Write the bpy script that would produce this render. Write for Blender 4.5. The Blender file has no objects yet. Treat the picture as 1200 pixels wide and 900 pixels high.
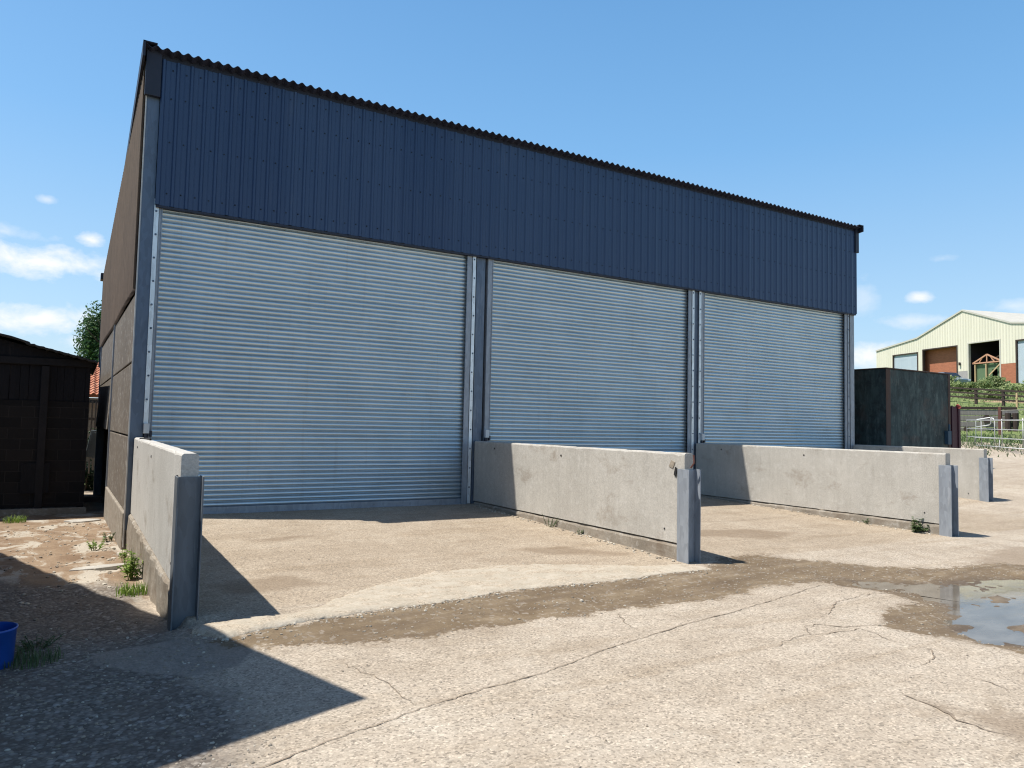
import bpy, bmesh, math, random
import numpy as np
from mathutils import Vector, noise as mnoise
R = math.radians
random.seed(7)
rng = np.random.default_rng(7)
scene = bpy.context.scene
COL = scene.collection

# ------------------------------------------------------------------ helpers
class MB:
    """collects faces and links them as one mesh object"""
    def __init__(s): s.v, s.f, s.m = [], [], []
    def add(s, vs, fs, m=0):
        o = len(s.v); s.v += [tuple(p) for p in vs]
        s.f += [tuple(i + o for i in f) for f in fs]; s.m += [m] * len(fs)
    def box(s, x0, x1, y0, y1, z0, z1, m=0):
        s.add([(x0,y0,z0),(x1,y0,z0),(x1,y1,z0),(x0,y1,z0),(x0,y0,z1),(x1,y0,z1),(x1,y1,z1),(x0,y1,z1)],
              [(0,3,2,1),(4,5,6,7),(0,1,5,4),(1,2,6,5),(2,3,7,6),(3,0,4,7)], m)
    def obox(s, c, ux, uy, uz, m=0):
        c, ux, uy, uz = map(Vector, (c, ux, uy, uz))
        vs = [c + a*ux + b*uy + d*uz for d in (-1,1) for a, b in ((-1,-1),(1,-1),(1,1),(-1,1))]
        s.add(vs, [(0,3,2,1),(4,5,6,7),(0,1,5,4),(1,2,6,5),(2,3,7,6),(3,0,4,7)], m)
    def beam(s, a, b, w, h, m=0, up=(0,0,1)):
        a, b = Vector(a), Vector(b); d = b - a; L = d.length; d.normalize(); up = Vector(up)
        if abs(d.dot(up)) > .98: up = Vector((1,0,0))
        r = d.cross(up).normalized(); u = r.cross(d)
        s.obox((a+b)/2, d*L/2, r*w/2, u*h/2, m)
    def tube(s, path, r, n=8, m=0, cap=True):
        path = [Vector(p) for p in path]; N = len(path)
        rs = r if isinstance(r, (list, tuple)) else [r]*N
        rings = []
        for i, p in enumerate(path):
            t = (path[min(i+1,N-1)] - path[max(i-1,0)]).normalized()
            a = Vector((0,0,1)) if abs(t.z) < .9 else Vector((1,0,0))
            x = t.cross(a).normalized(); y = x.cross(t)
            rings.append([p + rs[i]*(math.cos(2*math.pi*k/n)*x + math.sin(2*math.pi*k/n)*y) for k in range(n)])
        vs = [q for rg in rings for q in rg]; fs = []
        for i in range(N-1):
            for k in range(n):
                fs.append((i*n+k, i*n+(k+1)%n, (i+1)*n+(k+1)%n, (i+1)*n+k))
        if cap: fs += [tuple(range(n))[::-1], tuple(range((N-1)*n, N*n))]
        s.add(vs, fs, m)
    def strip(s, rows, m=0, close=False):
        """rows: list of equal-length point lists, joined with quads"""
        n = len(rows[0]); vs = [p for r in rows for p in r]; fs = []
        for i in range(len(rows)-1):
            for k in range(n if close else n-1):
                fs.append((i*n+k, i*n+(k+1)%n, (i+1)*n+(k+1)%n, (i+1)*n+k))
        s.add(vs, fs, m)
    def prism(s, poly, ext, m=0):
        """poly: 3-D points of a planar outline, ext: extrusion vector"""
        n = len(poly); e = Vector(ext); P = [Vector(p) for p in poly]
        s.add(P + [p+e for p in P], [tuple(range(n))[::-1], tuple(range(n,2*n))] +
              [(i,(i+1)%n,n+(i+1)%n,n+i) for i in range(n)], m)
    def build(s, name, mats, parent=None, smooth=False, bevel=0, loc=None, fix=True):
        me = bpy.data.meshes.new(name); me.from_pydata(s.v, [], s.f)
        mats = mats if isinstance(mats, (list, tuple)) else [mats]
        for mt in mats: me.materials.append(mt)
        if len(mats) > 1: me.polygons.foreach_set('material_index', s.m)
        if fix:
            bm = bmesh.new(); bm.from_mesh(me); bmesh.ops.recalc_face_normals(bm, faces=bm.faces); bm.to_mesh(me); bm.free()
        if smooth: me.polygons.foreach_set('use_smooth', [True]*len(me.polygons))
        me.update()
        o = bpy.data.objects.new(name, me); COL.objects.link(o)
        if parent: o.parent = parent
        if loc: o.location = loc
        if bevel:
            b = o.modifiers.new('bevel', 'BEVEL'); b.width = bevel; b.segments = 2; b.limit_method = 'ANGLE'; b.angle_limit = R(50)
        return o

def thing(name, label, cat, loc=(0,0,0), rz=0, group=None):
    o = bpy.data.objects.new(name, None); COL.objects.link(o); o.location = loc; o.rotation_euler = (0,0,rz)
    o.empty_display_size = .2
    return tag(o, label, cat, group)
def tag(o, label=None, cat=None, group=None, kind=None):
    if label: o['label'] = label
    if cat: o['category'] = cat
    if group: o['group'] = group
    if kind: o['kind'] = kind
    return o
def smooth01(a, b, x):
    t = np.clip((x-a)/(b-a), 0, 1); return t*t*(3-2*t)

# ------------------------------------------------------------------ materials
class NT:
    def __init__(s, name):
        s.mat = bpy.data.materials.new(name); s.mat.use_nodes = True; s.t = s.mat.node_tree; s.n = s.t.nodes
        s.b = s.n['Principled BSDF']
    def new(s, typ, **kw):
        nd = s.n.new(typ)
        for k, v in kw.items(): setattr(nd, k, v)
        return nd
    def link(s, a, b): s.t.links.new(a, b)
    def val(s, sock, v):
        if hasattr(v, 'is_linked') or isinstance(v, bpy.types.NodeSocket): s.link(v, sock)
        else: sock.default_value = v
    def math(s, op, a, b=0., c=0., clamp=False):
        nd = s.new('ShaderNodeMath', operation=op, use_clamp=clamp)
        s.val(nd.inputs[0], a); s.val(nd.inputs[1], b); s.val(nd.inputs[2], c); return nd.outputs[0]
    def pos(s, scale=(1,1,1), obj=False):
        if obj: src = s.new('ShaderNodeTexCoord').outputs['Object']
        else: src = s.new('ShaderNodeNewGeometry').outputs['Position']
        m = s.new('ShaderNodeMapping'); m.inputs['Scale'].default_value = scale; s.link(src, m.inputs[0]); return m.outputs[0]
    def noise(s, vec, scale, detail=4, rough=.6, dist=0.):
        nd = s.new('ShaderNodeTexNoise'); s.link(vec, nd.inputs['Vector'])
        nd.inputs['Scale'].default_value = scale; nd.inputs['Detail'].default_value = detail
        nd.inputs['Roughness'].default_value = rough; nd.inputs['Distortion'].default_value = dist
        return nd.outputs['Fac']
    def voro(s, vec, scale, out='Color', feature='F1'):
        nd = s.new('ShaderNodeTexVoronoi', feature=feature); s.link(vec, nd.inputs['Vector']); nd.inputs['Scale'].default_value = scale
        return nd.outputs[out]
    def ramp(s, fac, stops):
        nd = s.new('ShaderNodeValToRGB'); cr = nd.color_ramp
        while len(cr.elements) < len(stops): cr.elements.new(.5)
        for e, (p, c) in zip(cr.elements, stops):
            e.position = p; c = (c,c,c) if isinstance(c, (int,float)) else c; e.color = (*c[:3], 1)
        s.val(nd.inputs[0], fac); return nd.outputs[0]
    def mix(s, fac, a, b, blend='MIX'):
        nd = s.new('ShaderNodeMix', data_type='RGBA', blend_type=blend)
        s.val(nd.inputs[0], fac)
        for i, c in ((6,a),(7,b)):
            if isinstance(c, (tuple,list)): nd.inputs[i].default_value = (*c[:3],1)
            elif isinstance(c, (int,float)): nd.inputs[i].default_value = (c,c,c,1)
            else: s.link(c, nd.inputs[i])
        return nd.outputs[2]
    def bump(s, h, strength=.3, dist=.01):
        nd = s.new('ShaderNodeBump'); nd.inputs['Strength'].default_value = strength; nd.inputs['Distance'].default_value = dist
        s.link(h, nd.inputs['Height']); s.link(nd.outputs[0], s.b.inputs['Normal']); return nd
    def col(s, c):
        if isinstance(c, (tuple,list)): s.b.inputs['Base Color'].default_value = (*c[:3],1)
        else: s.link(c, s.b.inputs['Base Color'])
    def set(s, rough=None, metal=None, spec=None):
        if rough is not None: s.val(s.b.inputs['Roughness'], rough)
        if metal is not None: s.val(s.b.inputs['Metallic'], metal)
        if spec is not None: s.b.inputs['Specular IOR Level'].default_value = spec

def plain(name, c, rough=.6, metal=0., var=.18, scale=6., bump=.15, stretch=(1,1,1), stain=None, spec=.5, obj=False, bd=.006):
    """one colour broken up by large and small noise, with optional stain colour"""
    t = NT(name); p = t.pos(stretch, obj)
    n1 = t.noise(p, scale, 5, .65); n2 = t.noise(p, scale*9, 3, .7)
    lo = tuple(x*(1-var) for x in c); hi = tuple(min(x*(1+var),1) for x in c)
    k = t.ramp(t.math('MULTIPLY_ADD', n2, .35, t.math('MULTIPLY', n1, .65)), [(.3,lo),(.7,hi)])
    if stain:
        sc, lo_, hi_, ss = stain
        sm = t.ramp(t.noise(p, ss, 6, .7, .4), [(lo_,0.),(hi_,1.)])
        k = t.mix(sm, k, sc)
    t.col(k); t.set(t.math('MULTIPLY_ADD', n1, .25, rough-.12), metal, spec)
    if bump: t.bump(n2, bump, bd)
    return t.mat

M = {}
# precast concrete: fine grain, vertical run-off streaks, blotches and pinholes
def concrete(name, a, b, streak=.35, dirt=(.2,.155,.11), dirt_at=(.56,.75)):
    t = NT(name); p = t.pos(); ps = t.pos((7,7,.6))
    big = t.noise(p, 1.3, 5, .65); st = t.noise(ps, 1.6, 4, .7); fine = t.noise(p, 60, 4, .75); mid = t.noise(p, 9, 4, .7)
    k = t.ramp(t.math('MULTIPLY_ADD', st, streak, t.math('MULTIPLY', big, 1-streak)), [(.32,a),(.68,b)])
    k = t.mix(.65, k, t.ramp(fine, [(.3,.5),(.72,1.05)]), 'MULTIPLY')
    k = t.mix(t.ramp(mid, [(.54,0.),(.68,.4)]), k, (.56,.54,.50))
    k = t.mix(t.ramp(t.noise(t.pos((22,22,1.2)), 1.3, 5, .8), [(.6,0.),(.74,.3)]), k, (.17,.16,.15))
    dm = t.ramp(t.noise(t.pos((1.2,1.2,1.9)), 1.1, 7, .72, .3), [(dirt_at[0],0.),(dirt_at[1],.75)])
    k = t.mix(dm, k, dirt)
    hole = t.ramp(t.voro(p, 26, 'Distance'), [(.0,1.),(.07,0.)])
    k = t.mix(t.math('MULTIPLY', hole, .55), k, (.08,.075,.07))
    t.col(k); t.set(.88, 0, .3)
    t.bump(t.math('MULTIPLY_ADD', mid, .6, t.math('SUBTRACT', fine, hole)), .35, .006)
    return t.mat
M['panel'] = concrete('precast_concrete', (.42,.395,.35), (.57,.54,.485))
M['panel_pale'] = concrete('precast_concrete_pale', (.50,.485,.45), (.64,.625,.59), .45)
M['plinth'] = concrete('rough_concrete', (.25,.215,.17), (.40,.355,.295), .2, (.15,.11,.075), (.48,.68))
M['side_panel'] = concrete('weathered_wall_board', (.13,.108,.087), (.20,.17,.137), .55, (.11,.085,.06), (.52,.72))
M['block'] = None

def galv(name, c, rough=.42, metal=.75, spangle=22, stretch=(1,1,.35)):
    t = NT(name); p = t.pos(stretch)
    v = t.voro(p, spangle); n = t.noise(p, 3, 5, .7); f = t.noise(p, 40, 3, .7)
    sp = t.new('ShaderNodeSeparateColor'); t.link(v, sp.inputs[0])
    k = t.ramp(t.math('MULTIPLY_ADD', sp.outputs[0], .35, t.math('MULTIPLY', n, .65)), [(.25, tuple(x*.82 for x in c)),(.75, tuple(min(1,x*1.15) for x in c))])
    k = t.mix(t.ramp(t.noise(t.pos((9,9,.5)), 1.4, 5, .75), [(.6,0.),(.8,.35)]), k, (.62,.62,.6))
    k = t.mix(t.ramp(t.noise(t.pos((3,3,1)), 3.3, 7, .8, .5), [(.6,0.),(.7,.5)]), k, tuple(x*.55 for x in c))
    k = t.mix(t.ramp(f, [(.62,0.),(.72,.35)]), k, (.16,.13,.10))
    t.col(k); t.set(t.math('MULTIPLY_ADD', n, .25, rough-.12), metal); t.bump(f, .06, .003); return t.mat
M['galv'] = galv('galvanised_steel', (.30,.33,.37), .55, .35)
M['galv_near_post'] = galv('darker_galvanised_steel', (.15,.168,.19), .6, .3)  # darker tone of the galvanised steel, only for the nearest wall's end post
M['galv_bright'] = galv('bright_galvanised_steel', (.72,.76,.78), .5, .55)
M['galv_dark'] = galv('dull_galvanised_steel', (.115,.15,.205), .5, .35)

# roller shutter slats: zinc coated, slight slat to slat variation and dust
t = NT('zinc_shutter'); p = t.pos(); pl = t.pos((.35,1,13.15))
n = t.noise(pl, 1.0, 2, .5); n2 = t.noise(t.pos((.8,1,.5)), 1.2, 5, .65); f = t.noise(t.pos((3,3,40)), 2, 3, .6)
k = t.ramp(t.math('MULTIPLY_ADD', n, .55, t.math('MULTIPLY', n2, .45)), [(.3,(.45,.535,.585)),(.7,(.61,.69,.735))])
k = t.mix(t.ramp(t.noise(t.pos((1,1,1.5)), 1.7, 6, .7), [(.5,0.),(.78,.3)]), k, (.40,.41,.40))
k = t.mix(t.ramp(t.noise(t.pos((5,1,.25)), 1.5, 6, .75), [(.56,0.),(.75,.3)]), k, (.36,.35,.33))
t.col(k); t.set(t.math('MULTIPLY_ADD', n2, .2, .28), .82); t.bump(f, .05, .003); M['shutter'] = t.mat

# navy box profile cladding
t = NT('navy_coated_steel'); p = t.pos(); n = t.noise(t.pos((1.5,1,.35)), 1.5, 5, .65); f = t.noise(p, 30, 3, .7)
sx = t.new('ShaderNodeSeparateXYZ'); t.link(t.new('ShaderNodeNewGeometry').outputs['Position'], sx.inputs[0])
wn = t.new('ShaderNodeTexWhiteNoise', noise_dimensions='1D'); t.link(t.math('FLOOR', sx.outputs[0]), wn.inputs['W'])
k = t.ramp(t.math('MULTIPLY_ADD', wn.outputs[0], .3, t.math('MULTIPLY', n, .7)), [(.25,(.016,.038,.100)),(.75,(.029,.057,.125))])
k = t.mix(t.ramp(t.noise(t.pos((3,3,.5)), 1.6, 6, .72), [(.6,0.),(.85,.16)]), k, (.2,.2,.2))
t.col(k); t.set(t.math('MULTIPLY_ADD', n, .2, .3), 0, .5); t.bump(f, .05, .003); M['navy'] = t.mat
M['navy_trim'] = plain('dark_trim', (.014,.017,.034), .55, 0, .35, 5, .1)
M['roof_sheet'] = plain('corrugated_roof', (.022,.026,.05), .75, 0, .35, 3, .2)
M['screw'] = plain('screw_head', (.012,.015,.025), .5, .3, .1, 9, 0)
M['brown_sheet'] = plain('brown_weathered_sheet', (.15,.108,.08), .85, 0, .35, 1.8, .25, (3,3,.5), ((.10,.08,.06),.58,.74,1.6))
M['rubber'] = plain('black_gap', (.01,.01,.011), .8, 0, .1, 5, 0)
M['pale_edge'] = plain('pale_edge_strip', (.5,.49,.47), .6, .2, .2, 4, .05)
# black barn
M['black_board'] = plain('tarred_board', (.014,.013,.015), .85, 0, .45, 3, .5, (7,1,.4), ((.05,.042,.036),.62,.8,1.5), .25, bd=.01)
M['black_beam'] = plain('tarred_beam', (.021,.019,.020), .85, 0, .35, 5, .3, (1,1,1), None, .25)
M['barn_roof'] = plain('old_dark_roof_sheet', (.035,.035,.036), .9, 0, .4, 2.5, .4, (1,1,1), ((.10,.085,.07),.58,.72,2.))
t = NT('stained_blockwork'); b = t.new('ShaderNodeTexBrick')
mp = t.new('ShaderNodeMapping'); mp.inputs['Rotation'].default_value = (R(90),0,0); t.link(t.new('ShaderNodeNewGeometry').outputs['Position'], mp.inputs[0]); t.link(mp.outputs[0], b.inputs[0])
b.inputs['Scale'].default_value = 1.; b.inputs['Brick Width'].default_value = .45; b.inputs['Row Height'].default_value = .225; b.inputs['Mortar Size'].default_value = .008; b.inputs['Mortar Smooth'].default_value = .4
b.inputs['Color1'].default_value = (.014,.013,.013,1); b.inputs['Color2'].default_value = (.023,.02,.019,1); b.inputs['Mortar'].default_value = (.034,.03,.028,1)
n = t.noise(t.pos(), 1.4, 6, .7); k = t.mix(t.ramp(n, [(.5,0.),(.72,.8)]), b.outputs[0], (.014,.013,.014))
k = t.mix(t.ramp(t.noise(t.pos(), 2.3, 6, .75, .5), [(.62,0.),(.72,.5)]), k, (.075,.064,.05))
t.col(k); t.set(.9, 0, .2); t.bump(t.math('MULTIPLY_ADD', t.noise(t.pos(), 40, 3, .7), .4, b.outputs['Fac']), .5, -.006); M['block'] = t.mat
M['soil_dark'] = plain('dark_soil', (.05,.042,.033), .95, 0, .4, 8, .6)
M['clay_tile'] = plain('clay_pantile', (.42,.16,.085), .8, 0, .35, 3.5, .2, (1,1,1), ((.55,.33,.22),.55,.72,6.))
M['old_brick'] = plain('house_wall', (.23,.17,.13), .9, 0, .25, 6, .2)
M['grey_wood'] = plain('weathered_grey_wood', (.22,.20,.18), .9, 0, .35, 3, .4, (6,6,.6), ((.08,.07,.06),.6,.8,2.))
M['dark_wood'] = plain('dark_brown_wood', (.042,.027,.022), .85, 0, .35, 4, .3)
M['pale_wood'] = plain('new_pale_wood', (.48,.35,.20), .8, 0, .2, 5, .2)
M['red_wood'] = plain('reddish_timber', (.33,.15,.10), .8, 0, .25, 5, .2)
M['grey_sheet'] = plain('grey_painted_sheet', (.20,.235,.245), .5, .3, .2, 4, .1)
# tank
t = NT('rusty_green_steel'); p = t.pos(); pv = t.pos((3,3,.35))
n = t.noise(pv, 2.2, 7, .75); n2 = t.noise(p, 1.2, 5, .65); f = t.noise(p, 35, 4, .75)
k = t.ramp(n, [(.3,(.032,.05,.052)),(.5,(.058,.085,.083)),(.68,(.11,.14,.13))])
k = t.mix(t.ramp(n2, [(.52,0.),(.68,.7)]), k, (.10,.065,.052))
k = t.mix(t.ramp(t.noise(t.pos((1.6,1.6,1)), 2.1, 8, .78, .4), [(.44,0.),(.6,.8)]), k, (.022,.03,.032))
k = t.mix(t.ramp(t.noise(t.pos((3,3,.7)), 2.6, 8, .8, .8), [(.58,0.),(.64,.55)]), k, (.20,.23,.22))
k = t.mix(t.ramp(f, [(.6,0.),(.75,.5)]), k, (.14,.12,.1))
t.col(k); t.set(.75, .1, .3); t.bump(f, .25, .006); M['tank'] = t.mat
M['tank_rust'] = plain('rust_brown_steel', (.075,.05,.042), .85, .1, .4, 3, .3, (2,2,.5), ((.09,.05,.032),.5,.7,2.))
M['maroon'] = plain('maroon_paint', (.05,.012,.022), .55, .1, .3, 4, .1, (3,3,.5))
M['red_cap'] = plain('red_cap', (.5,.08,.06), .5, 0, .15, 5, 0)
M['blue_steel'] = plain('dull_blue_steel', (.04,.08,.12), .6, .2, .3, 5, .1)
M['blue_plastic'] = plain('blue_plastic', (.012,.075,.36), .42, 0, .15, 7, .05, (1,1,1), ((.05,.08,.16),.62,.8,4.))
M['white_plastic'] = plain('pale_grey_plastic', (.55,.57,.58), .5, 0, .08, 7, 0)
M['gate'] = galv('gate_galvanised', (.47,.48,.47), .6, .3)
M['white_tube'] = plain('white_painted_tube', (.72,.73,.72), .5, .1, .1, 7, 0)
M['rust_post'] = plain('rusty_post', (.12,.05,.04), .85, .1, .3, 5, .1)
# cream shed on the hill
def striped(name, a, b, pitch, axis):
    t = NT(name); p = t.pos((1,1,1), True); sx = t.new('ShaderNodeSeparateXYZ'); t.link(p, sx.inputs[0])
    u = sx.outputs[axis]; w = t.math('FRACT', t.math('DIVIDE', u, pitch)); rib = t.ramp(w, [(.0,0.),(.08,1.),(.2,1.),(.28,0.)])
    n = t.noise(t.pos((2,2,.25), True), 1., 5, .7)
    k = t.ramp(n, [(.3,a),(.7,b)])
    wn = t.new('ShaderNodeTexWhiteNoise', noise_dimensions='1D'); t.link(t.math('FLOOR', t.math('DIVIDE', u, pitch*3)), wn.inputs['W'])
    k = t.mix(t.math('MULTIPLY', wn.outputs[0], .28), k, (a[0]*.8,a[1]*.84,a[2]*.82))
    t.col(k); t.set(.55, 0, .4); t.bump(rib, .8, .05); return t.mat
M['cream'] = striped('cream_cladding', (.68,.64,.51), (.76,.715,.59), .333, 0)
M['cream_roof'] = plain('pale_roof_sheet', (.50,.48,.42), .7, 0, .12, 1.2, .1)
M['brick'] = plain('red_brick', (.36,.135,.075), .9, 0, .28, 3, .3, (1,1,3))
M['grey_render'] = plain('grey_render', (.33,.31,.31), .9, 0, .15, 3, .1)
M['pale_door'] = striped('pale_blue_door', (.42,.50,.57), (.50,.58,.64), .09, 2)
M['green_sheet'] = plain('green_mesh_sheet', (.10,.16,.085), .8, 0, .3, 2, .1, (4,4,.4))
M['timber_frame'] = plain('orange_timber', (.50,.27,.17), .8, 0, .2, 5, .1)
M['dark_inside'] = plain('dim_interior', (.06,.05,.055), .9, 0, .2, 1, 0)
M['car_paint'] = plain('blue_grey_paint', (.22,.28,.33), .3, .4, .05, 3, 0)
M['glass'] = plain('dark_glass', (.02,.025,.03), .08, 0, .05, 3, 0)
M['tyre'] = plain('tyre_rubber', (.015,.015,.016), .85, 0, .1, 9, 0)
M['chrome'] = plain('bright_metal', (.7,.7,.7), .25, .9, .05, 5, 0)
M['stone'] = plain('loose_stone', (.27,.23,.18), .9, 0, .5, 9, .3)
M['pale_stone'] = plain('pale_stone', (.46,.42,.35), .9, 0, .25, 9, .3)

def leafmat(name, stops, rough=.55):
    t = NT(name); g = t.new('ShaderNodeNewGeometry')
    t.col(t.ramp(g.outputs['Random Per Island'], stops)); t.set(rough, 0, .3)
    t.b.inputs['Subsurface Weight'].default_value = 0
    tr = t.new('ShaderNodeBsdfTranslucent'); k = t.ramp(g.outputs['Random Per Island'], [(q,tuple(x*1.3 for x in c)) for q, c in stops]); t.link(k, tr.inputs[0])
    mx = t.new('ShaderNodeMixShader'); mx.inputs[0].default_value = .3
    t.link(t.b.outputs[0], mx.inputs[1]); t.link(tr.outputs[0], mx.inputs[2]); t.link(mx.outputs[0], t.n['Material Output'].inputs[0]); return t.mat
M['leaf_tree'] = leafmat('tree_leaves', [(0,(.030,.075,.030)),(.5,(.05,.11,.035)),(1,(.085,.15,.05))])
M['leaf_weed'] = leafmat('weed_leaves', [(0,(.11,.19,.03)),(.5,(.18,.28,.05)),(1,(.30,.38,.10))])
M['leaf_dull'] = leafmat('dull_weed_leaves', [(0,(.05,.09,.035)),(.5,(.09,.14,.06)),(1,(.17,.19,.10))])
M['leaf_bush'] = leafmat('bush_leaves', [(0,(.12,.18,.06)),(.5,(.20,.26,.10)),(1,(.34,.37,.18))])
M['leaf_dark'] = leafmat('dark_shrub_leaves', [(0,(.012,.03,.014)),(.5,(.025,.05,.022)),(1,(.05,.085,.035))])
M['bark'] = plain('bark', (.07,.055,.04), .9, 0, .3, 6, .4)

# ------------------------------------------------------------------ ground
CX, CY = -.841, -12.297
def inpoly_sd(px, py, poly):
    """signed distance to a polygon, positive inside"""
    P = np.array(poly); n = len(P); d = np.full(px.shape, 1e9); ins = np.zeros(px.shape, bool)
    for i in range(n):
        a, b = P[i], P[(i+1)%n]; e = b-a
        t_ = np.clip(((px-a[0])*e[0]+(py-a[1])*e[1])/max(e@e,1e-9),0,1)
        d = np.minimum(d, np.hypot(px-a[0]-t_*e[0], py-a[1]-t_*e[1]))
        c = ((a[1]>py)!=(b[1]>py)) & (px < (b[0]-a[0])*(py-a[1])/((b[1]-a[1]) if abs(b[1]-a[1])>1e-9 else 1e-9)+a[0])
        ins ^= c
    return np.where(ins, d, -d)
MUD = [(.03,-6.3),(.32,-6.30),(.86,-6.2),(1.8,-6.1),(2.5,-6.05),(2.95,-5.98),(3.59,-5.98),(4.23,-6.0),(5.0,-5.98),(5.68,-6.02),(6.3,-5.5),(7.0,-5.6),(7.17,-6.05),(7.6,-6.32),
       (8.1,-6.8),(8.7,-7.1),(9.8,-7.2),(10.2,-8.2),(8.0,-9.4),(5.75,-9.75),(5.45,-9.38),(5.65,-8.93),(5.35,-8.75),(5.25,-8.45),(5.75,-8.12),(6.5,-8.0),(6.65,-7.55),(6.4,-6.95),(5.67,-6.8),(4.8,-7.05),(3.66,-6.9),(3.1,-6.95),(2.68,-6.9),(2.08,-6.87),(1.58,-6.95),(.94,-6.83),(.37,-6.66)]
PUD = [(6.9,-6.75),(7.76,-7.35),(8.9,-7.6),(9.4,-8.3),(8.22,-8.9),(6.6,-9.2),(5.75,-9.5),(5.62,-9.0),(5.75,-8.6),(6.45,-8.2),(6.95,-7.75),(6.7,-7.2)]
GRAVEL = [(-.15,-3.2),(-.25,-4.6),(-.05,-6.0),(-.05,-7.0),(.1,-7.9),(-.1,-8.6),(-.6,-9.6),(-.3,-11),(-9,-11),(-9,-2.),(-2.2,-1.6),(-1.2,-2.6)]
DIRT = [(-.1,6),(-.1,-4.0),(-.3,-4.4),(-1.2,-3.6),(-3,-3),(-9,-2),(-9,6)]
PATCH = [(-.65,-6.11),(-.13,-6.07),(.27,-6.27),(.42,-6.58),(.2,-6.97),(-.08,-7.03),(-.36,-6.81),(-.66,-6.43)]
DAMP = [[(1.0,-2.3),(1.9,-2.2),(2.3,-2.45),(1.6,-2.65),(1.05,-2.55)], [(7.2,-3.6),(8.6,-3.9),(9.2,-4.6),(8.2,-4.9),(7.3,-4.3)], [(.2,-4.6),(1.2,-4.4),(1.5,-5.1),(.5,-5.3)],
        [(3.9,-4.0),(4.8,-4.1),(5.5,-4.9),(5.3,-5.1),(4.2,-4.6)], [(9.0,-7.0),(11.5,-6.4),(12.5,-7.2),(10.5,-8.0)],
        [(3.72,-9.45),(3.85,-9.5),(4.15,-10.0),(4.8,-10.0),(4.8,-10.4),(3.6,-10.3)]]
def zone_left(y):  # level of the lane left of the store
    return np.interp(y, [-9,-7,-5.85,-4.6,-.4,.4,5,9,20,60], [-.07,-.085,-.11,-.186,-.315,-.36,-.43,-.5,-.5,-.5])
def height(x, y):
    x = np.asarray(x, float); y = np.asarray(y, float)
    yard = -.06 + .035*smooth01(-6.7,-6.0,y) + .0265*np.clip(y+6,0,6)
    wl = 1-smooth01(-.05, .02, x); wl = np.where(y < -5.8, 1-smooth01(-.5, .6, x), wl)
    z = yard*(1-wl) + zone_left(y)*wl
    az = np.arctan2(x-CX, y-CY); s = (x-CX)*.894 + (y-CY)*.449
    w = smooth01(.8,.96,az)*(1-smooth01(1.9,2.4,az)); rr = np.hypot(x-CX, y-CY)
    hill = np.interp(np.where(az > 1.3, rr*.97, s), [0,19,36,42,60,72,86,100,140], [0,0,1.2,1.75,3.7,5.2,6.9,7.05,7.1])
    z = z + hill*w
    return z
def nz(x, y, sc, seed=0.): return mnoise.noise((x*sc, y*sc, seed))
def axis_lines(lo, hi, step, far, g=1.22):
    a = list(np.arange(lo, hi, step)); st = step; v = a[-1]
    while v < far: st *= g; v += st; a.append(v)
    st = step; v = a[0]; b = []
    while v > -far: st *= g; v -= st; b.append(v)
    return np.array(b[::-1] + a)
xs = axis_lines(-3.0, 10.5, .055, 420, 1.09); ys = axis_lines(-11.3, 1.2, .055, 420, 1.09)
GX, GY = np.meshgrid(xs, ys); fx, fy = GX.ravel(), GY.ravel()
gz = height(fx, fy)
near = (fx > -4) & (fx < 13) & (fy > -12) & (fy < 3)
sd_p = inpoly_sd(fx, fy, PUD); sd_m = inpoly_sd(fx, fy, MUD)
for i in np.nonzero(near)[0]:
    x, y = fx[i], fy[i]
    a = .5*nz(x,y,.9)+.3*nz(x,y,2.6,3)+.2*nz(x,y,7,5)
    amp = .012
    if sd_m[i] > -.3: amp += .016*min(1,(sd_m[i]+.3)/.4)
    gz[i] += amp*a
    if sd_m[i] > 0: gz[i] += .012*nz(x,y,14,9)*min(1,sd_m[i]/.2)
    if sd_p[i] > -.3: gz[i] += -.046*min(1,(sd_p[i]+.3)/.55) + (.026*nz(x*.7+y*.4,y*1.6,1.7,21)+.018*nz(x*.6+y*.4,y*1.8,4.2,25)+.006*nz(x,y,11,27))*min(1,(sd_p[i]+.3)/.4)
    gz[i] += (.05*nz(x,y,1.6,31)+.018*nz(x,y,6,33)) if x < -.3 and y > -5.5 else 0
nx, ny = len(xs), len(ys)
idx = np.arange(nx*ny).reshape(ny, nx)
quads = np.stack([idx[:-1,:-1],idx[:-1,1:],idx[1:,1:],idx[1:,:-1]], -1).reshape(-1,4)
gv = np.stack([fx,fy,gz],1)
_gz = gz.reshape(ny, nx)
def gh(x, y):
    """height of the built ground mesh"""
    i = min(max(np.searchsorted(xs, x)-1,0),nx-2); j = min(max(np.searchsorted(ys, y)-1,0),ny-2)
    a = (x-xs[i])/(xs[i+1]-xs[i]); b = (y-ys[j])/(ys[j+1]-ys[j])
    return float(_gz[j,i]*(1-a)*(1-b)+_gz[j,i+1]*a*(1-b)+_gz[j+1,i]*(1-a)*b+_gz[j+1,i+1]*a*b)
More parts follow.
